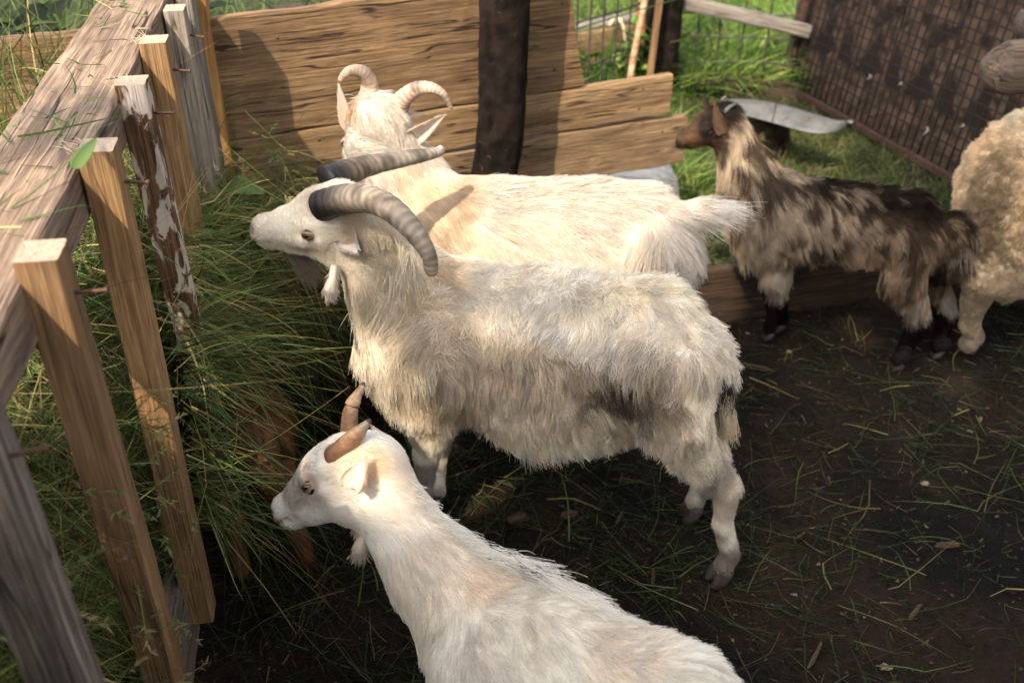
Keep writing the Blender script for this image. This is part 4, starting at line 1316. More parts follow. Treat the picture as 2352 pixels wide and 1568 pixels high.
tr = [np.array([-2.6, -5.8, 0]), np.array([-2.6, -5.7, 1.5]), np.array([-2.4, -5.6, 3.2]), cen]
link_mesh("trunk", np_mesh("trunk", *(lambda g: (g[0], [g[1], g[2]]))(tube_geo(spline(tr, 30), np.linspace(.16, .03, 30), 14))), BARK, tree)

# added unseen wall and roof that block low sky light
sky_blocker = thing("sky_blocker", (.4, -2.8, 0), "added dark boarded wall out of view, blocking low sky light", "sky_blocker")
board("wall", (-3.2, -2.8, 1.3), (4.5, -2.8, 1.3), (0, 0, 1), 2.7, .06, SHED, sky_blocker, 20, .004, .005, seed=95)
board("roof", (-3.4, -3.4, 2.95), (4.7, -3.4, 2.95), (0, -.9, .4), 1.7, .06, W_RAIL, sky_blocker, 10, .004, .005, seed=96)
# ------------------------------------------------------------------ animals
FUR = fur_mat("goat_coat")
HORNM = attr_mat("horn_sheath", rough=.5, spec=.35, bscale=240, bstr=.35)
SKINM = attr_mat("skin_under_coat", rough=.8, spec=.15, bscale=150, bstr=.2)
EARM = attr_mat("ear_skin", rough=.6, transl=.35, spec=.2)
HOOFM = simple_mat("dull_hoof", (.022, .018, .015), (.07, .058, .048), 60, .6, .3, .3)
G = np.array([0, 0, -1.0])

def finish(t, B, n, color, rng, h=.008, skin=None, dens=None, r0=.0006, fur_kw=None, extra=(), s=.011, cv=(-.16, .24), tint=.35, lenmul=None, body_h=None, flowfn=None):
    """one continuous body mesh plus its coat of hair"""
    V, F, N = B.mesh(h)
    skc = (skin if skin is not None else (lambda p: color(p) * .75))(V)
    o = link_mesh("body", np_mesh("body", V - 0, F, True, skc), SKINM, t)
    p, nn = sample_surface(V, F, N, n, rng, dens)
    for ec, er in B.eyes:
        k_ = np.linalg.norm(p - ec, axis=1) > er * 1.06
        p, nn = p[k_], nn[k_]
    flow, ln, li = B.fields(p, s)
    for ec, er in B.eyes:
        ln = ln * np.clip((np.linalg.norm(p - ec, axis=1) - er * .7) / (er * 1.8), .18, 1)
    if flowfn is not None: flow = flowfn(p, flow)
    if lenmul is not None: ln = ln * lenmul(p)
    kw = dict(clump=.55, nclump=n // 22)
    if fur_kw: kw.update(fur_kw)
    pts, cid = strands(p, nn, flow, ln, li, rng, **kw)
    c = color(p)
    jit = .84 + .30 * rng.random((len(p), 1))
    if cid is not None:
        cr = rng.random(cid.max() + 1)
        jit = jit * (1 + (cv[0] + cv[1] * cr[cid]) * strands.short)[:, None]
        tint = np.array([1.0, .955, .87]) ** (tint * rng.random(cid.max() + 1)[cid] * strands.short)[:, None]
        c = c * tint
    groups = [(pts, np.clip(c * jit, 0, .97), np.clip(ln / .028, .5, 1))]
    groups += list(extra)
    curves_obj("coat", groups, FUR, t, r0)
    return V, F, N

def ear(t, base, tip, face, w, cup, col_in, col_out, rng, n=900, ln=.009, thick=.005, curve=0.0, name="ear", twist=None):
    V, F = ear_geo(base, tip, face, w, cup, thick, curve=curve)
    half = len(V) // 2
    N = vnormals(V, F)
    if N[half // 2] @ (np.asarray(face)) < 0: pass
    c = np.concatenate([np.tile(col_in, (half, 1)), np.tile(col_out, (half, 1))]) * (.85 + .3 * vnoise(V, 70, 2))[:, None]
    link_mesh(name, np_mesh(name, V, F, True, c), EARM, t)
    p, nn = sample_surface(V, F, N, n, rng)
    # hair only on the outer side and rims
    ctr = (np.asarray(base) + tip) / 2
    fc = np.asarray(face, float)
    outer = (nn @ nrm(fc)) < .35
    p, nn = p[outer], nn[outer]
    fl = np.tile(nrm(np.asarray(tip) - base), (len(p), 1))
    pts, _ = strands(p, nn, fl, np.full(len(p), ln), np.full(len(p), .3), rng, clump=0, wave=.15, sag=.1)
    return (pts, np.clip(np.tile(col_out, (len(p), 1)) * (.8 + .35 * rng.random((len(p), 1))), 0, .97), .8)

def tuft(p0, dirs, lens, cols, rng, sag=.35, spread=.25, clump=.5, nn=None, npt=7, nclump=14, wave=.3):
    nrmv = nn if nn is not None else nrm(np.cross(dirs, rng.normal(size=dirs.shape)))
    pts, _ = strands(p0, nrmv, dirs, lens, np.full(len(p0), .12), rng, npt=npt, sag=sag, wave=wave, jit=spread, clump=clump, nclump=nclump)
    return (pts, np.clip(cols * (.8 + .35 * rng.random((len(p0), 1))), 0, .97), 1.0)

def pend(t, pts, r, col, rng, name="wattle", n=700, ln=.012):
    """hairy dangling wattle"""
    q = spline(pts, 16)
    V, F, T = tube_geo(q, r, 12)
    link_mesh(name, np_mesh(name, V, [F, T], True, np.tile(col, (len(V), 1)) * .8), SKINM, t)
    k = rng.random(n) * 15; i = k.astype(int); f = (k - i)[:, None]
    c = q[i] * (1 - f) + q[np.minimum(i + 1, 15)] * f
    rr = np.interp(k, np.arange(16), r)[:, None]
    o = nrm(rng.normal(size=(n, 3)) * [1, 1, .3])
    p = c + o * rr
    return tuft(p, nrm(o * .3 + G), np.full(n, ln), np.tile(col, (n, 1)), rng, nn=o, clump=.2)

def hoof(t, c, fwd, s=1.0):
    """cloven hoof: two pointed claws side by side"""
    fwd = nrm(np.array([fwd[0], fwd[1], 0])); sd = np.array([fwd[1], -fwd[0], 0])
    parts = []
    for k in (-1, 1):
        a = np.asarray(c) + sd * k * .011 * s
        pts = spline([a + [0, 0, .040 * s] - fwd * .006 * s, a + [0, 0, .022 * s] + fwd * .004 * s, a + [0, 0, .006 * s] + fwd * .020 * s], 10)
        parts.append(tube_geo(pts, np.array([.0115, .0125, .013, .0135, .0135, .013, .012, .0105, .008, .005]) * s, 12))
    v, q, tt = merge_geo(parts)
    v[:, 2] = np.maximum(v[:, 2], c[2] + .001)
    return link_mesh("hoof", np_mesh("hoof", v, [q, tt]), HOOFM, t)

WHITE = (.97, .90, .79); CREAM = (.78, .64, .46); ORNG = (.72, .45, .22); GREYB = (.36, .29, .24); PINK = (.62, .42, .36)

# ================================================================== goat with big dark horns, long dirty fleece
r1 = np.random.default_rng(101)
g = thing("goat", P(1300, 1200, z=0), "long-haired dirty white goat with large dark scimitar horns eating hay", "goat")
B = Body(lateral=(.30, .954, 0))
back = np.array([.93, -.28, 0]); dn = G
T1, T2, T3, T4, T5 = P(985, 775, 1.69), P(1150, 812, 1.645), P(1330, 830, 1.595), P(1490, 825, 1.545), P(1548, 835, 1.525)
fl_b = nrm(back * .55 + G)
B.add(T1, T2, .118, .130, flow=fl_b, ln=.034, lift=.55, sq=1.18)
B.add(T2, T3, .130, .136, flow=fl_b, ln=.027, lift=.7, sq=1.12)
B.add(T3, T4, .134, .116, flow=fl_b, ln=.030, lift=.6, sq=1.12)
B.add(T4, T5, .116, .094, flow=fl_b, ln=.030, lift=.55, sq=1.15)
B.add(P(1010, 650, 1.70), P(1200, 690, 1.645), .050, .045, .06, flow=nrm(back + G * .15), ln=.04, lift=.3)      # withers
B.add(P(1230, 693, 1.64), P(1500, 710, 1.55), .044, .046, .06, flow=nrm(back + G * .1), ln=.035, lift=.5)        # back line
B.add(P(1230, 900, 1.60), P(1390, 892, 1.57), .078, .070, .07, flow=nrm(G + back * .35), ln=.062, lift=.30)        # belly
H = Frame((-.270, 1.6647, .826), (-.98, .12, -.09), (-.095, -.105, .99), .222)
goat_head(B, H, .0075, 1.16, 1.18)
B.add(H(.24, 0, -.03), H(.38, 0, -.045), .038, .028, .03, H.v(-1, 0, .2), .018, .4, fw=5.0)
B.add(H(.00, 0, -.26), P(890, 615, 1.695), .056, .075, .03, flow=nrm(np.array([.35, -.05, -1])), ln=.05, lift=.18)
B.add(P(890, 615, 1.695), P(972, 742, 1.69), .077, .108, .035, flow=nrm(np.array([.3, -.1, -1])), ln=.075, lift=.18)
B.add(P(915, 790, 1.665), P(960, 865, 1.665), .06, .07, .06, flow=nrm(np.array([.5, -.1, -1])), ln=.045, lift=.22)      # brisket
B.add(P(1010, 800, 1.60), P(1000, 900, 1.61), .075, .058, .05, flow=G, ln=.045, lift=.3)
def leg(B, pts, rads, ln=.015, k=.02, lns=None, flow=None):
    for i in range(len(pts) - 1):
        B.add(pts[i], pts[i + 1], rads[i], rads[i + 1], min(k, .42 * rads[i]), flow if flow is not None else nrm(pts[i + 1] - pts[i]), lns[i] if lns else ln, .22)
fh1 = P(972, 1205, z=.0); fh2 = P(1004, 1162, z=.0)
leg(B, [P(1000, 900, 1.61), P(988, 980, 1.625), P(980, 1040, 1.64), P(976, 1100, 1.655), fh1 + [0, 0, .05], fh1 + [-.003, 0, .045]], [.054, .036, .025, .019, .018, .018], lns=[.025, .009, .006, .005, .006])
leg(B, [P(1015, 900, 1.77), P(1004, 1010, 1.80), P(1000, 1080, 1.80), fh2 + [0, 0, .05], fh2 + [-.003, 0, .045]], [.05, .026, .020, .018, .018], lns=[.025, .008, .006, .006])
hh1 = P(1656, 1338, z=0.0); hh2 = P(1592, 1192, z=0)
leg(B, [P(1535, 845, 1.475), P(1545, 945, 1.435), P(1604, 1045, 1.45), P(1671, 1116, 1.475), P(1661, 1200, 1.475), hh1 + [.010, .0, .085], hh1 + [0, -.002, .058]], [.085, .060, .036, .0205, .0165, .0165, .0175], lns=[.03, .034, .022, .012, .009, .010], k=.04)
leg(B, [P(1560, 880, 1.60), P(1585, 985, 1.60), P(1648, 1050, 1.66), P(1630, 1120, 1.70), hh2 + [.010, .01, .085], hh2 + [-.001, 0, .058]], [.08, .048, .022, .018, .0175, .019], lns=[.035, .025, .009, .007, .007], k=.03)
B.add(P(1625, 800, 1.50), P(1655, 940, 1.475), .022, .015, .02, flow=G, ln=.045, lift=.2)      # tail
def col1(p):
    dirt = np.clip((vnoise(p * [1, 1, 1.6], 9, 61) - .42) * 2.2, 0, 1) * np.clip((vnoise(p, 30, 62) - .25) * 1.6, 0, 1)
    c = patches(p, WHITE, [
        (P(990, 680, 1.60), (.07, .12, .06), (.62, .43, .24), .9),
        (P(930, 730, 1.58), (.10, .10, .11), (.62, .54, .43), .55),
        (P(860, 620, 1.60), (.09, .09, .08), (.66, .60, .50), .5),
        (P(1430, 868, 1.475), (.100, .18, .090), (.12, .092, .076), 1.0),
        (P(1385, 850, 1.44), (.06, .10, .04), (.40, .32, .26), .7),
        (P(1490, 830, 1.41), (.05, .09, .035), (.40, .32, .26), .6),
        (P(900, 840, 1.60), (.07, .1, .07), (.50, .43, .36), .45),
        (P(1170, 830, 1.50), (.19, .12, .085), (.56, .46, .355), .7), (P(1430, 830, 1.44), (.12, .12, .045), (.46, .38, .31), .75), (P(1050, 900, 1.55), (.10, .1, .08), (.66, .55, .43), .6), (P(1300, 960, 1.46), (.16, .1, .04), (.66, .57, .46), .6), (P(840, 560, 1.6), (.06, .08, .06), (.70, .61, .48), .5),
        (P(1560, 960, 1.40), (.06, .09, .05), (.66, .55, .42), .5),
        (P(1300, 690, 1.60), (.30, .2, .05), (.84, .81, .77), .8),
        (P(1622, 1080, 1.45), (.05, .06, .06), (.46, .40, .35), .7),
        (P(1650, 880, 1.47), (.024, .05, .042), (.035, .03, .026), .97),
        (P(1660, 950, 1.47), (.02, .05, .035), (.62, .50, .33), .8),
        (hh1 + [0, 0, .07], (.05, .05, .08), (.30, .25, .21), .85), (P(1668, 1150, 1.475), (.03, .04, .05), (.46, .38, .30), .7), (P(975, 1080, 1.65), (.05, .08, .07), (.42, .39, .36), .8),
        (H(1.02, -.05, -.215), (.009,) * 3, (.16, .09, .07), .9), (H(1.02, .05, -.215), (.009,) * 3, (.16, .09, .07), .9), (H(.97, -.07, -.312), (.010, .010, .0035), (.22, .14, .11), .7), (H(.88, -.10, -.317), (.010, .010, .0035), (.30, .20, .15), .6), (H(.79, -.12, -.322), (.009, .010, .003), (.36, .25, .19), .5), (H(1.03, 0, -.25), (.014,) * 3, (.55, .36, .30), .7), (H(.40, -.06, .0), (.018, .03, .02), (.40, .27, .15), .8), (H(.26, -.16, -.02), (.018,) * 3, (.50, .36, .22), .6),
        (H(.456, -.22, -.18), (.014,) * 3, (.30, .22, .17), .8), (H(.08, -.2, -.1), (.03,) * 3, (.50, .38, .26), .7),
        (H(.30, -.2, -.33), (.05, .05, .025), (.60, .52, .44), .6), (H(.97, 0, -.27), (.02,) * 3, (.55, .44, .38), .6), (H(.62, -.14, -.33), (.05, .03, .012), (.45, .36, .29), .7)])
    side = np.clip((p @ B.lat - T3 @ B.lat + .02) / -.10, 0, 1)
    f = (dirt * side * .70)[:, None]
    c = c * (1 - f) + np.array([.48, .37, .265]) * f
    lg = np.clip((.26 - p[:, 2]) / .10, 0, 1) * np.clip((vnoise(p, 34, 77) - .30) * 2.4, 0, 1) * .75
    return c * (1 - lg[:, None]) + np.array([.25, .20, .16]) * lg[:, None]
eyeM = eye_mat(.052 * .22)
for s in (-1, 1): eye(H, s, eyeM, g, 1.16, .056, .186)
ex = []
# short stubby ears
for s in (-1, 1):
    b_ = H(.12, s * .20, -.26); tip_ = b_ + (H.v(-.55, s * 1.0, .05)) * .052
    ex.append(ear(g, b_, tip_, H.v(.1, s * .8, .75), .023, .85, (.16, .11, .085), (.66, .60, .54), r1, 700, .010, .007))
# beard
n = 420
bp = np.stack([H(.70 + .12 * r1.random(), r1.normal(0, .03), -.40) for _ in range(n)])
ex.append(tuft(bp, np.tile(nrm(G + H.f * -.55), (n, 1)), .04 + .035 * r1.random(n), np.tile((.30, .25, .20), (n, 1)), r1, spread=.12, clump=.35))
w0 = P(768, 610, 1.615)
ex.append(pend(g, [w0, P(764, 635, 1.605), P(760, 655, 1.60), P(759, 678, 1.60)], np.interp(np.linspace(0, 1, 16), [0, .4, .8, 1], [.006, .007, .0115, .007]), (.60, .52, .45), r1))
# tail switch, crest between the horns, few long belly locks
n = 500
tp = P(1655, 905, 1.475) + r1.normal(0, .010, (n, 3)); ex.append(tuft(tp, np.tile(nrm(G + np.array([.08, 0, 0])), (n, 1)), .05 + .04 * r1.random(n), np.where(r1.random((n, 1)) < .25, [[.05, .04, .03]], [[.64, .52, .34]]), r1, spread=.12))
n = 900
cp = np.stack([H(.02 + .30 * r1.random(), r1.normal(0, .06), .03 + .03 * r1.random()) for _ in range(n)])
ex.append(tuft(cp, np.tile(nrm(H.v(.2, 0, .35) + r1.normal(0, .05, 3)), (n, 1)) + r1.normal(0, .3, (n, 3)), .016 + .016 * r1.random(n), np.tile((.78, .68, .52), (n, 1)), r1, spread=.25, nn=np.tile(H.u, (n, 1))))
finish(g, B, 210000, col1, r1, .007, r0=.00044, cv=(-.30, .42), tint=1.1, extra=ex, fur_kw=dict(clump=.66, nclump=12500, wave=1.25, wfreq=30, sag=.45, jit=.32, npt=8, curl=7.0, curl_r=.0026))
horn(g, [P(742, 478, 1.625), P(795, 462, 1.600), P(850, 462, 1.565), P(905, 488, 1.525), P(955, 538, 1.49), P(985, 588, 1.475), P(992, 633, 1.475)], .0345, .0110, HORNM, (.018, .014, .014), (.33, .26, .195), (.25, .20, .15), 40, .82, RN * 0 + np.array([.2, .3, .93]), .014, keel=.14, taper=1.3, seed=3)
horn(g, [P(750, 415, 1.715), P(800, 396, 1.75), P(850, 381, 1.80), P(915, 368, 1.85), P(970, 357, 1.89), P(1005, 349, 1.92), P(1018, 338, 1.93)], .031, .0085, HORNM, (.012, .010, .010), (.16, .12, .085), (.40, .35, .29), 36, .78, np.array([.1, -.2, .96]), .014, keel=.12, taper=1.0, seed=5)
for c_, fw in ((hh1, (-1, -.35)), (hh2, (-1, -.2)), (fh1, (-1, 0)), (fh2, (-1, 0))): hoof(g, c_ + np.array([-.004, 0, 0]), fw, 1.2)

# ================================================================== white goat with pink curled horns, behind
r2 = np.random.default_rng(202)
g = thing("goat", P(1250, 900, z=0) + [0, .25, 0], "cream white goat with pinkish curled horns facing the planks", "goat")
B = Body(lateral=(.10, .995, 0))
back = np.array([.98, -.08, 0]); fl_b = nrm(back + G * .55)
T1, T2, T3, T4 = P(985, 560, 2.06), P(1160, 580, 2.04), P(1360, 575, 2.00), P(1500, 575, 1.98)
B.add(T1, T2, .115, .125, flow=fl_b, ln=.035, lift=.25, sq=1.15)
B.add(T2, T3, .125, .125, flow=fl_b, ln=.035, lift=.25, sq=1.12)
B.add(T3, T4, .125, .098, flow=fl_b, ln=.045, lift=.3, sq=1.12)
B.add(P(1060, 452, 2.08), P(1470, 475, 2.0), .035, .04, .07, flow=nrm(back + G * .1), ln=.045, lift=.35)
B.add(P(1180, 650, 2.0), P(1430, 640, 1.96), .075, .07, .07, flow=nrm(G + back * .6), ln=.07, lift=.3)
H = Frame((-.303, 2.1492, .8248), (-.439, .401, -.804), (-.018, .891, .454), .209)
goat_head(B, H, .012, .90)
B.add(H(-.02, 0, -.20), P(935, 420, 2.12), .062, .075, .04, flow=nrm(np.array([.35, -.2, -1])), ln=.032, lift=.25)
B.add(P(935, 420, 2.12), P(1000, 520, 2.07), .080, .108, .05, flow=nrm(np.array([.45, -.2, -1])), ln=.042, lift=.25)
f1, f2, k1, k2 = P(985, 900, z=0), P(960, 850, z=0), P(1545, 880, z=0), P(1500, 820, z=0)
leg(B, [P(990, 620, 1.98), P(985, 720, 1.97), f1 + [0, 0, .25], f1 + [0, 0, .03]], [.06, .035, .022, .02], lns=[.03, .015, .01])
leg(B, [P(1000, 620, 2.14), f2 + [0, .0, .25], f2 + [0, 0, .03]], [.055, .024, .02], lns=[.03, .01])
leg(B, [P(1500, 590, 1.93), P(1495, 690, 1.90), k1 + [.03, 0, .24], k1 + [.02, 0, .05], k1 + [0, 0, .03]], [.082, .06, .026, .021, .022], lns=[.05, .05, .015, .01], k=.03)
leg(B, [P(1500, 590, 2.08), P(1490, 690, 2.10), k2 + [.03, 0, .24], k2 + [.02, 0, .05], k2 + [0, 0, .03]], [.08, .055, .026, .021, .022], lns=[.04, .04, .015, .01], k=.03)
tl = [P(1530, 500, 1.985), P(1590, 492, 1.99), P(1645, 480, 2.0)]
B.add(tl[0], tl[1], .030, .024, .03, flow=np.array([.95, 0, .12]), ln=.05, lift=.22)
B.add(tl[1], tl[2], .022, .013, .02, flow=np.array([.95, 0, .15]), ln=.05, lift=.2)
col2 = lambda p: patches(p, (.70, .64, .565), [
    (P(1010, 470, 2.0), (.07, .12, .06), (.68, .47, .27), .6), (P(940, 440, 2.05), (.05, .1, .10), (.72, .57, .38), .55), (P(1000, 560, 1.95), (.12, .12, .10), (.76, .65, .50), .5),
    (P(1200, 560, 1.90), (.12, .12, .05), (.76, .64, .50), .4), (P(1440, 580, 1.90), (.08, .1, .06), (.78, .68, .55), .4), (H(0, -.2, -.2), (.035,) * 3, (.62, .42, .22), .6), (H(0, .2, -.2), (.04,) * 3, (.60, .38, .18), .7),
    (H(.456, -.22, -.18), (.02,) * 3, (.36, .24, .18), .8), (H(.7, 0, -.2), (.06,) * 3, (.70, .50, .38), .4)])
eyeM = eye_mat(.052 * .205, (.10, .05, .02))
for s in (-1, 1): eye(H, s, eyeM, g, .90, .058, .20)
ex = []
ex.append(ear(g, P(812, 300, 2.13), P(777, 193, 2.10), np.array([-.45, -.8, .3]), .021, .5, (.66, .44, .36), (.78, .64, .54), r2, 800, .008, .005))
ex.append(ear(g, P(922, 322, 2.10), P(1023, 263, 2.10), np.array([.40, -.75, -.15]), .026, .5, (.50, .27, .20), (.78, .66, .55), r2, 900, .008, .005))
n = 1500
cp = np.stack([H(.0 + .10 * r2.random(), r2.normal(0, .10), .04) for _ in range(n)])
ex.append(tuft(cp, np.tile(nrm(H.v(-.8, 0, -.1) + G * .5), (n, 1)), .035 + .03 * r2.random(n), np.tile((.82, .76, .68), (n, 1)), r2, sag=.4, spread=.2, nn=np.tile(H.v(-.5, 0, .85), (n, 1)), nclump=60))
n = 900
k = r2.random(n); tp = tl[0] + np.outer(k, tl[2] - tl[0]) + r2.normal(0, .010, (n, 3))
ex.append(tuft(tp, np.tile(nrm(np.array([.9, -.1, .10])), (n, 1)) + r2.normal(0, .14, (n, 3)), .05 + .04 * r2.random(n), np.tile((.84, .79, .72), (n, 1)), r2, sag=.25, nclump=40))
finish(g, B, 120000, col2, r2, .008, r0=.00045, extra=ex, fur_kw=dict(clump=.55, nclump=6500, wave=.38, wfreq=14, sag=.3))
HB, HM, HT = (.62, .36, .28), (.60, .42, .32), (.42, .31, .22)
horn(g, [H(.18, -.15, -.06), P(840, 232, 2.14), P(850, 195, 2.13), P(838, 170, 2.125), P(812, 162, 2.12), P(792, 170, 2.12), P(779, 188, 2.12)], .0250, .0050, HORNM, HB, HM, HT, 30, .9, None, .016, taper=1.1, seed=6)
horn(g, [H(.18, .15, -.06), P(912, 250, 2.12), P(928, 225, 2.11), P(960, 204, 2.10), P(995, 204, 2.09), P(1022, 222, 2.085), P(1038, 251, 2.08)], .0270, .0050, HORNM, HB, HM, HT, 30, .9, None, .016, taper=1.1, seed=7)
for c_ in (f1, f2, k1, k2): hoof(g, c_, (-1, 0))

# ================================================================== near kid with broken horns
r3 = np.random.default_rng(303)
g = thing("goat", (.10, .88, 0), "smooth white young goat with short broken horns nearest the camera", "goat")
B = Body(lateral=(.55, .83, 0))
back = nrm(np.array([.62, -.45, .05])); fl_b = nrm(back + G * .5)
A1, A2, A3, A4 = P(1112, 1490, 1.0), P(1200, 1550, .93), P(1370, 1630, .85), P(1540, 1680, .78)
B.add(A1, A2, .092, .112, flow=fl_b, ln=.028, lift=.22, sq=1.12)
B.add(A2, A3, .118, .112, flow=fl_b, ln=.026, lift=.22, sq=1.12)
B.add(A3, A4, .112, .100, flow=fl_b, ln=.028, lift=.25, sq=1.12)
B.add(P(1110, 1355, 1.03), P(1290, 1445, .91), .044, .034, .05, flow=nrm(back + G * .15), ln=.028, lift=.22)
B.add(P(1290, 1445, .91), P(1560, 1570, .79), .034, .040, .05, flow=nrm(back + G * .05), ln=.028, lift=.3)
H = Frame((-.233, 1.1992, .6501), (-.813, .099, -.573), (-.441, .48, .718), .203)
goat_head(B, H, .0075, 1.13, 1.24)
nk = nrm(np.array([.55, -.35, -.75]))
B.add(H(-.0, 0, -.27), P(925, 1212, 1.135), .046, .048, .03, flow=nk, ln=.017, lift=.2)
B.add(P(925, 1212, 1.135), P(995, 1305, 1.085), .048, .062, .04, flow=nk, ln=.024, lift=.2)
B.add(P(995, 1305, 1.085), P(1072, 1392, 1.035), .062, .084, .04, flow=nk, ln=.026, lift=.2)
a1, a2, b1, b2 = np.array([-.09, .90, 0]), np.array([.0, 1.04, 0]), np.array([.30, .64, 0]), np.array([.36, .80, 0])
leg(B, [P(1080, 1510, .96), a1 + [0, 0, .34], a1 + [0, 0, .2], a1 + [0, 0, .03]], [.06, .032, .02, .018], lns=[.02, .012, .01])
leg(B, [P(1120, 1480, 1.06), a2 + [0, 0, .3], a2 + [0, 0, .18], a2 + [0, 0, .03]], [.06, .032, .02, .018], lns=[.02, .012, .01])
leg(B, [A4 + [-.03, -.05, -.02], b1 + [-.03, 0, .33], b1 + [.03, 0, .2], b1 + [.02, 0, .03]], [.075, .05, .021, .018], lns=[.03, .015, .01])
leg(B, [A4 + [-.0, .05, -.02], b2 + [-.03, 0, .33], b2 + [.03, 0, .2], b2 + [.02, 0, .03]], [.075, .05, .021, .018], lns=[.03, .015, .01])
B.add(A4 + [.06, -.03, .06], A4 + [.11, -.05, .07], .024, .015, .03, flow=back, ln=.04, lift=.3)
col3 = lambda p: patches(p, (.90, .86, .795), [
    (P(1105, 1320, 1.0), (.05, .05, .05), (.66, .44, .27), .37), (P(1040, 1250, 1.08), (.06, .08, .06), (.78, .63, .48), .31), (P(900, 1120, 1.13), (.06, .08, .07), (.80, .67, .52), .34),
    (P(950, 1330, 1.02), (.06, .1, .08), (.76, .64, .51), .27), (P(1230, 1390, .93), (.03, .05, .015), (.52, .44, .37), .31), (P(1330, 1440, .86), (.05, .05, .015), (.60, .52, .44), .24), (P(1130, 1500, .9), (.05, .06, .03), (.50, .42, .35), .27), (P(1400, 1530, .8), (.07, .06, .035), (.70, .58, .45), .31),
    (H(.456, -.22, -.18), (.022,) * 3, (.42, .29, .22), .75), (H(.45, -.2, -.09), (.02,) * 3, (.56, .42, .33), .6), (H(1.02, -.05, -.215), (.009,) * 3, (.16, .09, .07), .9), (H(1.02, .05, -.215), (.009,) * 3, (.16, .09, .07), .9), (H(.97, -.07, -.312), (.010, .010, .0035), (.22, .14, .11), .7), (H(.88, -.10, -.317), (.010, .010, .0035), (.30, .20, .15), .6), (H(.79, -.12, -.322), (.009, .010, .003), (.36, .25, .19), .5), (H(1.03, 0, -.25), (.014,) * 3, (.55, .36, .30), .7), (H(.66, -.02, -.10), (.05, .05, .03), (.42, .36, .31), .7), (H(.10, -.18, -.05), (.03,) * 3, (.66, .50, .33), .6), (H(.97, 0, -.24), (.022,) * 3, (.60, .44, .36), .7), (H(.3, -.15, -.36), (.05,) * 3, (.62, .53, .46), .4), (H(-.08, -.2, -.2), (.03,) * 3, (.76, .48, .22), .5)])
eyeM = eye_mat(.056 * .205, (.20, .14, .055))
for s in (-1, 1): eye(H, s, eyeM, g, 1.13, .060, .186)
ex = []
ex.append(ear(g, P(818, 1122, 1.105), P(840, 1048, 1.122), np.array([-.45, -.75, .5]), .021, .8, (.52, .25, .13), (.84, .70, .56), r3, 900, .009, .006))
ex.append(ear(g, H(.0, .2, -.15), P(852, 975, 1.28), np.array([.3, -.3, .2]), .020, .5, (.62, .45, .36), (.80, .74, .66), r3, 700, .009, .005))
ex.append(pend(g, [P(822, 1200, 1.125), P(832, 1225, 1.12), P(829, 1250, 1.115), P(822, 1276, 1.115)], np.interp(np.linspace(0, 1, 16), [0, .4, .8, 1], [.008, .0075, .0115, .007]), (.74, .64, .53), r3))
# crest hairs along nape and back, standing up
sp = spline([P(838, 1010, 1.22), P(905, 1075, 1.17), P(1000, 1190, 1.11), P(1085, 1255, 1.06), P(1200, 1295, .99), P(1300, 1350, .93), P(1420, 1420, .87)], 80)
n = 2600
k = r3.random(n) ** .9 * 79; i = k.astype(int)
cp = sp[i] + r3.normal(0, .007, (n, 3)) - [0, 0, .008]
lk = np.interp(k, [0, 20, 40, 55, 68, 79], [.012, .022, .038, .055, .045, .018])
cc = np.where((r3.random((n, 1)) < .22 * np.exp(-((k[:, None] - 52) / 7) ** 2)), [[.10, .085, .08]], [[.82, .78, .72]])  # dark strands near mid-back paint the shadows among the wisps
ex.append(tuft(cp, np.tile(nrm(back + np.array([0, .25, .55])), (n, 1)) + r3.normal(0, .12, (n, 3)), lk, cc, r3, sag=.3, spread=.15, nn=np.tile([0, .2, .98], (n, 1)), nclump=170, clump=.6))
n = 500
cp = np.stack([H(.06 + .16 * r3.random(), r3.normal(0, .07), .04) for _ in range(n)])
ex.append(tuft(cp, np.tile(H.v(.5, 0, .5), (n, 1)), .012 + .012 * r3.random(n), np.tile((.82, .79, .74), (n, 1)), r3, spread=.3, nn=np.tile(H.u, (n, 1)), nclump=40))
finish(g, B, 190000, col3, r3, .006, r0=.00036, extra=ex, fur_kw=dict(clump=.58, nclump=11000, wave=.36, wfreq=18, sag=.2))
def broken_horn(base, mid, tip, r, seed):
    q = spline([base, mid, tip], 40)
    s = np.linspace(0, 1, 40)
    rad = r * (1 - .60 * s ** 1.15); rad[27:] *= np.linspace(.90, .60, 13); rad[-2:] *= [.8, .45]
    rad = rad * (1 + .012 * np.sin(s * 90))
    def cols(V, ss):
        c = np.array([.10, .045, .025]) + (np.array([.36, .22, .13]) - [.10, .045, .025]) * np.clip(ss * 1.3, 0, 1)[:, None]
        n_ = .5 * vnoise(V, 120, seed) + .5 * vnoise(V, 260, seed + 1)
        c = c * (.35 + 1.3 * n_)[:, None]
        c = np.where(((ss > .70) & (n_ > .52))[:, None], np.array([.33, .25, .18]), c)
        c = np.where((ss > .93)[:, None], np.array([.06, .045, .04]), c)
        return c
    horn_o = tube("horn", q, rad, HORNM, g, 18, .85, np.array([.3, .5, .8]), lambda t, th: 1 + .10 * np.cos(th + seed) * (t > .64) * (t < .95) + .06 * np.sin(3 * th + 5 * t), cols)
    horn_o["label"] = "short brown horn with a broken tip"
broken_horn(H(.20, -.13, -.06), P(812, 1003, 1.165), P(851, 963, 1.175), .0195, 2)
broken_horn(H(.22, .13, -.06), P(806, 940, 1.24), P(837, 878, 1.27), .0175, 4)
for c_ in (a1, a2, b1, b2): hoof(g, c_, (-.6, .4), .85)

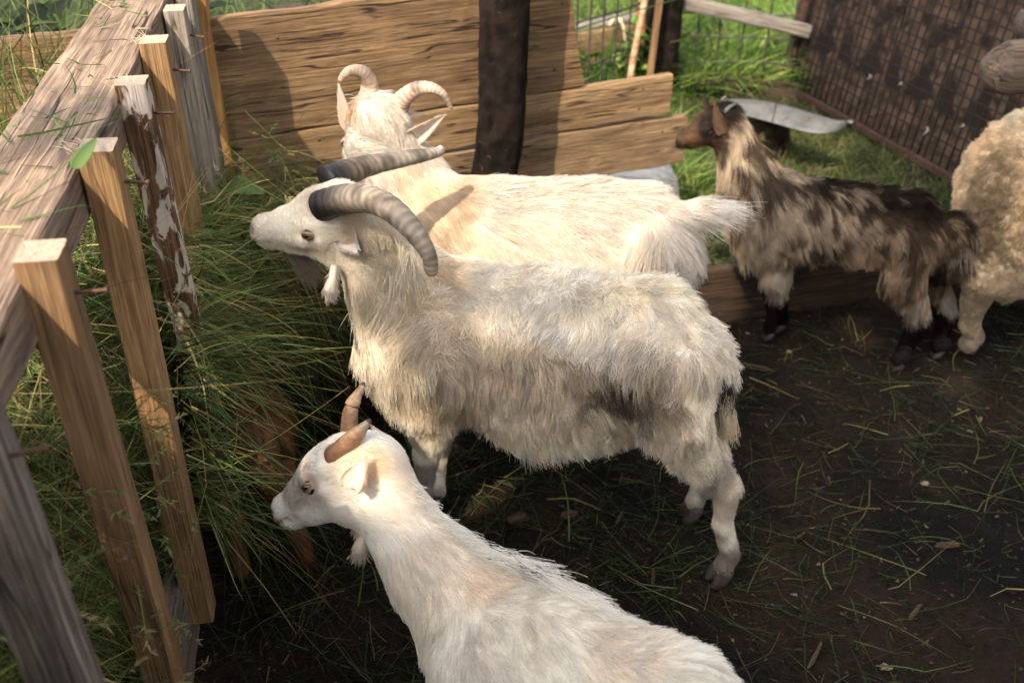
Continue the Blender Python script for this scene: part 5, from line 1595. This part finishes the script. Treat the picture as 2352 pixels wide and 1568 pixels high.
# ================================================================== brown and cream young goat on the right
r4 = np.random.default_rng(404)
g = thing("goat", P(1930, 820, z=0), "shaggy brown and cream young goat with a dark face and tiny horns", "goat")
B = Body(lateral=(.10, .99, 0))
back = np.array([.985, -.12, -.1]); fl_b = nrm(back + G * .9)
T1, T2, T3, T4, T5 = P(1752, 492, 2.47), P(1840, 515, 2.44), P(1960, 530, 2.42), P(2080, 535, 2.39), P(2160, 540, 2.37)
B.add(T1, T2, .082, .084, flow=fl_b, ln=.034, lift=.35, sq=1.12)
B.add(T2, T3, .084, .078, flow=fl_b, ln=.030, lift=.35, sq=1.1)
B.add(T3, T4, .078, .077, flow=fl_b, ln=.030, lift=.35, sq=1.1)
B.add(T4, T5, .077, .058, flow=fl_b, ln=.030, lift=.35, sq=1.1)
B.add(P(1790, 428, 2.46), P(2100, 470, 2.39), .034, .034, .05, flow=nrm(back + G * .15), ln=.03, lift=.25)
H = Frame((.5616, 2.5199, .6866), (-.86, -.40, -.20), (-.078, -.207, .975), .150)
goat_head(B, H, .008, 1.0)
nk = nrm(np.array([.35, -.15, -1]))
B.add(H(.02, 0, -.22), P(1715, 390, 2.50), .046, .056, .03, flow=nk, ln=.032, lift=.35)
B.add(P(1715, 390, 2.50), P(1760, 460, 2.47), .058, .078, .04, flow=nk, ln=.045, lift=.35)
B.add(P(1712, 470, 2.46), P(1745, 540, 2.455), .048, .060, .04, flow=nk, ln=.045, lift=.35)
f1, f2, k1, k2 = P(1790, 762, z=0), P(1765, 782, z=0), P(2060, 852, z=0), P(2152, 822, z=0)
leg(B, [P(1790, 540, 2.43), P(1785, 620, 2.42), P(1784, 668, 2.43), f1 + [0, 0, .05], f1 + [-.004, 0, .040]], [.054, .034, .024, .016, .016], lns=[.035, .03, .02, .008], k=.025)
leg(B, [P(1775, 540, 2.50), P(1770, 640, 2.50), f2 + [0, 0, .1], f2 + [-.004, 0, .040]], [.05, .027, .015, .016], lns=[.03, .015, .008], k=.025)
leg(B, [P(2090, 560, 2.36), P(2075, 640, 2.34), P(2112, 735, 2.35), P(2080, 800, 2.36), k1 + [.012, 0, .05], k1 + [-.003, 0, .040]], [.066, .052, .028, .018, .017, .019], lns=[.03, .028, .020, .008, .006], k=.03)
leg(B, [P(2145, 560, 2.42), P(2135, 640, 2.43), P(2178, 720, 2.43), P(2155, 780, 2.42), k2 + [.012, 0, .05], k2 + [-.003, 0, .040]], [.06, .045, .026, .018, .017, .019], lns=[.03, .026, .020, .008, .006], k=.03)
B.add(P(2195, 520, 2.36), P(2212, 590, 2.35), .022, .014, .025, flow=nrm(G + [.15, 0, 0]), ln=.05, lift=.3)
BLK = (.022, .017, .015); BRN = (.20, .115, .06); CRM = (.56, .45, .335); FACE = (.105, .060, .036)
def col4(p):
    streak = .55 * vnoise(p * [1.0, 1.0, .40], 75, 71) + .45 * vnoise(p * [1, 1, .5], 30, 74); big = vnoise(p, 11, 72)
    up = np.clip((p[:, 2] - (T3[2] + .035)) / .05, 0, 1)
    aft = np.clip((p[:, 0] - T1[0]) / .35, 0, 1)
    d = np.clip((streak - .52 + .17 * up + .07 * aft + .22 * (big - .5)) * 6, 0, 1)[:, None] * .9
    c = np.array(CRM) * (1 - .62 * aft[:, None]) + np.array(BRN) * .62 * aft[:, None]
    c = c * (1 - d) + np.array((.055, .035, .024)) * d
    top = np.clip((p[:, 2] - (T2[2] + .098 - .16 * (p[:, 0] - T2[0]))) / .02, 0, 1)[:, None] * np.clip((p[:, 0] - .74) / .05, 0, 1)[:, None]
    top = top * np.clip((streak[:, None] - .30) * 5, .25, 1)
    c = c * (1 - top * .92) + np.array(BLK) * top * .92
    low = np.clip((.205 - p[:, 2]) / .03, 0, 1)[:, None]
    c = c * (1 - low) + np.array(BLK) * low
    fa = p - H(.30, 0, -.22); fb = H(.95, 0, -.28) - H(.30, 0, -.22); fh = np.clip(fa @ fb / (fb @ fb), 0, 1)[:, None]
    hd = np.exp(-np.maximum(0, np.linalg.norm(fa - fh * fb, axis=1) - .050) / .010)[:, None]
    c = c * (1 - hd) + np.array(FACE) * hd
    return patches(p, (0, 0, 0), []) * 0 + blendp(c, p, [
        (H(.42, -.16, -.07), (.038, .045, .032), BLK, .97), (H(.10, 0, -.02), (.045,) * 3, BLK, .95), (H(.55, -.14, -.13), (.020, .03, .016), BLK, .9), (H(1.0, 0, -.27), (.014,) * 3, (.03, .022, .02), .95), (H(.80, -.1, -.22), (.02,) * 3, (.26, .125, .06), .5),
        (P(1740, 520, 2.40), (.018, .03, .02), BLK, .85), (P(2165, 640, 2.34), (.055, .10, .035), BLK, .9), (P(2205, 640, 2.36), (.03, .07, .03), (.03, .025, .022), .9), (P(2110, 690, 2.32), (.05, .05, .06), (.62, .52, .41), .8), (P(1790, 640, 2.40), (.045, .05, .06), (.66, .56, .46), .8), (P(1720, 600, 2.42), (.05, .06, .05), (.58, .47, .36), .6), (P(2185, 690, 2.40), (.035, .05, .04), (.48, .43, .40), .8)])
def blendp(c, p, items):
    for ce, r, colr, st in items:
        d = np.linalg.norm((p - np.asarray(ce)) / np.asarray(r, float), axis=1) + (vnoise(p, 30, 11) - .5) * .6
        w = np.clip((1.12 - d) / .35, 0, 1)[:, None] * st
        c = c * (1 - w) + np.array(colr) * w
    return c
eyeM = eye_mat(.052 * .158, (.05, .028, .014))
for s in (-1, 1): eye(H, s, eyeM, g, 1.0, .054, .186, (.05, .032, .022))
ex = []
ex.append(ear(g, P(1663, 306, 2.47), P(1640, 232, 2.46), np.array([-.4, -.75, .1]), .017, .7, (.10, .06, .04), (.15, .09, .055), r4, 700, .008, .004))
ex.append(ear(g, P(1640, 270, 2.545), P(1616, 213, 2.57), np.array([-.75, -.3, .1]), .016, .5, (.025, .02, .018), (.05, .035, .028), r4, 500, .007, .004))
n = 800
cp = np.stack([H(-.02 + .12 * r4.random(), r4.normal(0, .07), .02) for _ in range(n)])
ex.append(tuft(cp, np.tile(nrm(H.v(-.5, 0, .6)), (n, 1)), .02 + .02 * r4.random(n), np.tile((.04, .03, .025), (n, 1)), r4, spread=.35, nn=np.tile(H.u, (n, 1)), nclump=40))
n = 600
tp = P(2205, 550, 2.35) + r4.normal(0, .013, (n, 3))
ex.append(tuft(tp, np.tile(nrm(np.array([.35, -.1, -1])), (n, 1)), .04 + .035 * r4.random(n), np.tile((.55, .46, .36), (n, 1)), r4, spread=.2, nclump=24))
finish(g, B, 110000, col4, r4, .007, cv=(-.40, .60), tint=.5, r0=.0005, extra=ex, fur_kw=dict(clump=.74, nclump=5200, wave=.55, wfreq=24, sag=.4, jit=.22), skin=lambda p: col4(p) * .6)
GH = (.16, .145, .135)
horn(g, [H(.2, -.12, -.02), P(1672, 250, 2.50), P(1684, 242, 2.50), P(1692, 238, 2.50)], 0.009, .003, HORNM, (.035, .03, .028), (.065, .06, .055), (.085, .08, .075), 7, .9, None, .05, n=40, ns=12, seed=8)
horn(g, [H(.2, .12, -.02), P(1655, 240, 2.55), P(1660, 228, 2.55), P(1668, 222, 2.55)], 0.009, .003, HORNM, (.035, .03, .028), (.065, .06, .055), (.085, .08, .075), 7, .9, None, .05, n=40, ns=12, seed=9)
for c_ in (f1, f2, k1, k2): hoof(g, c_, (-1, 0), .8)

# ================================================================== sheep at the right edge
r5 = np.random.default_rng(505)
g = thing("sheep", (1.50, 2.55, 0), "woolly cream sheep seen from behind at the right edge", "sheep")
B = Body(lateral=(-.35, .94, 0))
sc = np.array([1.505, 2.52, .445]); ax = nrm(np.array([.92, .38, 0]))
B.add(sc - ax * .02, sc + ax * .42, .232, .225, flow=nrm(-ax * .3 + G), ln=.022, lift=1.0)
B.add(sc - ax * .08 + [0, 0, .04], sc - ax * .08 - [0, 0, .10], .18, .165, .06, flow=G, ln=.022, lift=1.0)
tb = sc - ax * .245 + np.array([0, 0, .10])
B.add(tb, tb + np.array([-.005, -.01, -.26]), .030, .024, .02, flow=G, ln=.022, lift=.9)
k1 = P(2222, 806, z=0); k2 = P(2300, 700, z=0)
leg(B, [sc - ax * .06 + [0, -.10, -.12], P(2262, 640, 2.37), P(2240, 690, 2.39), P(2226, 740, 2.40), k1 + [.006, 0, .05], k1 + [-.006, -.006, .03]], [.115, .050, .033, .025, .0235, .025], lns=[.02, .012, .007, .005, .005], k=.04)
leg(B, [sc - ax * .03 + [0, .12, -.12], k2 + [.02, 0, .25], k2 + [.02, 0, .05], k2 + [0, 0, .03]], [.11, .045, .024, .026], lns=[.02, .01, .007], k=.04)
B.add(sc + ax * .42 + [0, 0, .05], sc + ax * .62 + [0, 0, .20], .10, .075, .05, ln=.02, lift=.8)
for s in (-1, 1):
    q_ = sc + ax * .36 + B.lat * s * .10
    leg(B, [q_ - [0, 0, .15], np.array([q_[0], q_[1], .25]), np.array([q_[0], q_[1], .03])], [.08, .035, .024], lns=[.02, .01])
Hs = Frame(sc + ax * .66 + [0, 0, .27], ax * .9 + np.array([0, 0, -.35]), (0, 0, 1), .21)
goat_head(B, Hs, .008, 1.05)
col5 = lambda p: patches(p, (.74, .58, .385), [(tb + [0, 0, -.1], (.06, .08, .20), (.30, .21, .12), .75), (sc + [0, 0, .25], (.4, .4, .08), (.70, .62, .50), .8), (P(2240, 690, 2.37), (.08, .08, .10), (.34, .27, .19), .7), (k1 + [0, 0, .05], (.05, .05, .07), (.34, .27, .21), .8), (sc + [-.1, -.2, -.14], (.2, .12, .06), (.40, .30, .20), .6)])
V, F, N = B.mesh(.008)
wl = vnoise(V, 48, 3) * .55 + vnoise(V, 85, 4) * .45
wool = np.clip((V[:, 2] - .24) / .1, 0, 1)
V2 = V + N * ((wl - .5) * .036 * wool)[:, None]
link_mesh("body", np_mesh("body", V2, F, True, col5(V2) * (.45 + .55 * np.clip((wl - .3) * 2.2, 0, 1))[:, None]), SKINM, g)  # hollows of the wool coloured darker, painting their crevice shade
p, nn = sample_surface(V2, F, N, 90000, r5, lambda c: (c[:, 0] < 1.75) * 1.0 + .12)
flow, ln, li = B.fields(p)
pts, cid = strands(p, nn, flow, ln * .62, li, r5, npt=9, sag=.15, wave=1.3, wfreq=70, jit=.4, clump=.78, nclump=9000, curl=8.5, curl_r=.0034)
cr = r5.random(cid.max() + 1)
cc = col5(p) * (.72 + .5 * cr[cid])[:, None]
for hx, fw in ((k1, (.6, .3)), (k2, (.6, .3))): hoof(g, hx, (-.4, -.9), 1.1)
curves_obj("coat", [(pts, np.clip(cc, 0, .9), 1.0)], FUR, g, .00055, .0004)

# ================================================================== white lamb lying beyond the plank wall
r6 = np.random.default_rng(606)
g = thing("lamb", (.40, 3.22, 0), "white lamb lying on the turf beyond the plank wall", "lamb")
B = Body(lateral=(0, 1, 0))
B.add((.22, 3.24, .15), (.45, 3.2, .145), .12, .125, flow=(.9, 0, -.5), ln=.02, lift=.4)
B.add((.45, 3.2, .12), (.52, 3.14, .05), .075, .04, flow=G, ln=.02, lift=.4)
B.add((.22, 3.22, .16), (.08, 3.2, .26), .07, .055, flow=G, ln=.02, lift=.4)
Hl = Frame((.06, 3.2, .30), (-.85, -.2, -.4), (0, 0, 1), .14)
goat_head(B, Hl, .007)
B.add((.48, 3.10, .03), (.30, 3.06, .02), .025, .018, .02, flow=(-1, 0, 0), ln=.01, lift=.3)
B.add((.20, 3.10, .03), (.05, 3.08, .02), .022, .016, .02, flow=(-1, 0, 0), ln=.01, lift=.3)
finish(g, B, 9000, lambda p: patches(p, (.80, .77, .73), []), r6, .010, r0=.0011, fur_kw=dict(clump=.6, nclump=900, wave=.5))

# ================================================================== brown kid half hidden by the hay
r7 = np.random.default_rng(707)
g = thing("goat", (-.62, 1.72, 0), "small reddish brown kid half hidden under the hay", "goat")
B = Body(lateral=(.8, .5, 0))
b0, b1_ = np.array([-.53, 1.62, .34]), np.array([-.74, 1.95, .30])
B.add(b0, b1_, .075, .085, flow=nrm(b1_ - b0) + G * .4, ln=.02, lift=.35)
H = Frame(P(596, 1022, 1.43), (.42, -.40, -.80), (.25, -.78, .52), .17)
goat_head(B, H, .013, 1.0)
B.add(H(0, 0, -.2), b0, .055, .08, .03, flow=nrm(b0 - H(0, 0, -.2)), ln=.02, lift=.35)
for q_, e_ in ((b0 + [.03, -.02, -.05], (-.45, 1.56, .03)), (b0 + [-.08, -.02, -.05], (-.58, 1.52, .03)), (b1_ + [.06, 0, -.05], (-.62, 2.0, .03)), (b1_ + [-.06, 0, -.05], (-.78, 1.98, .03))):
    e_ = np.array(e_); leg(B, [q_, (q_ + e_) / 2, e_], [.05, .025, .018], ln=.012)
col7 = lambda p: patches(p, (.15, .066, .03), [(H(.05, 0, 0), (.05,) * 3, (.16, .080, .04), .7), (H(.8, 0, -.2), (.04,) * 3, (.13, .065, .035), .7), (H(.456, -.2, -.17), (.016,) * 3, (.02, .014, .01), .9), (H(.456, .2, -.17), (.016,) * 3, (.02, .014, .01), .9)])
eyeM = eye_mat(.05 * .17, (.06, .03, .012))
for s in (-1, 1): eye(H, s, eyeM, g, 1.1, .05, .19, (.08, .035, .018))
ex = [ear(g, H(.05, -.18, -.1), P(676, 1050, 1.40), np.array([.1, -.9, .2]), .026, .4, (.08, .038, .022), (.12, .06, .03), r7, 600, .009, .005),
      ear(g, H(.05, .18, -.1), P(540, 1085, 1.44), np.array([-.1, -.9, .2]), .028, .4, (.08, .038, .022), (.12, .06, .03), r7, 600, .009, .005)]
finish(g, B, 26000, col7, r7, .007, r0=.0006, extra=ex, fur_kw=dict(clump=.55, nclump=1600))
horn(g, [H(.12, -.09, .0), P(592, 985, 1.45), P(584, 958, 1.46)], .010, .004, HORNM, (.12, .07, .05), (.16, .10, .07), (.2, .14, .1), 6, .9, None, .05, n=30, ns=12, seed=12)
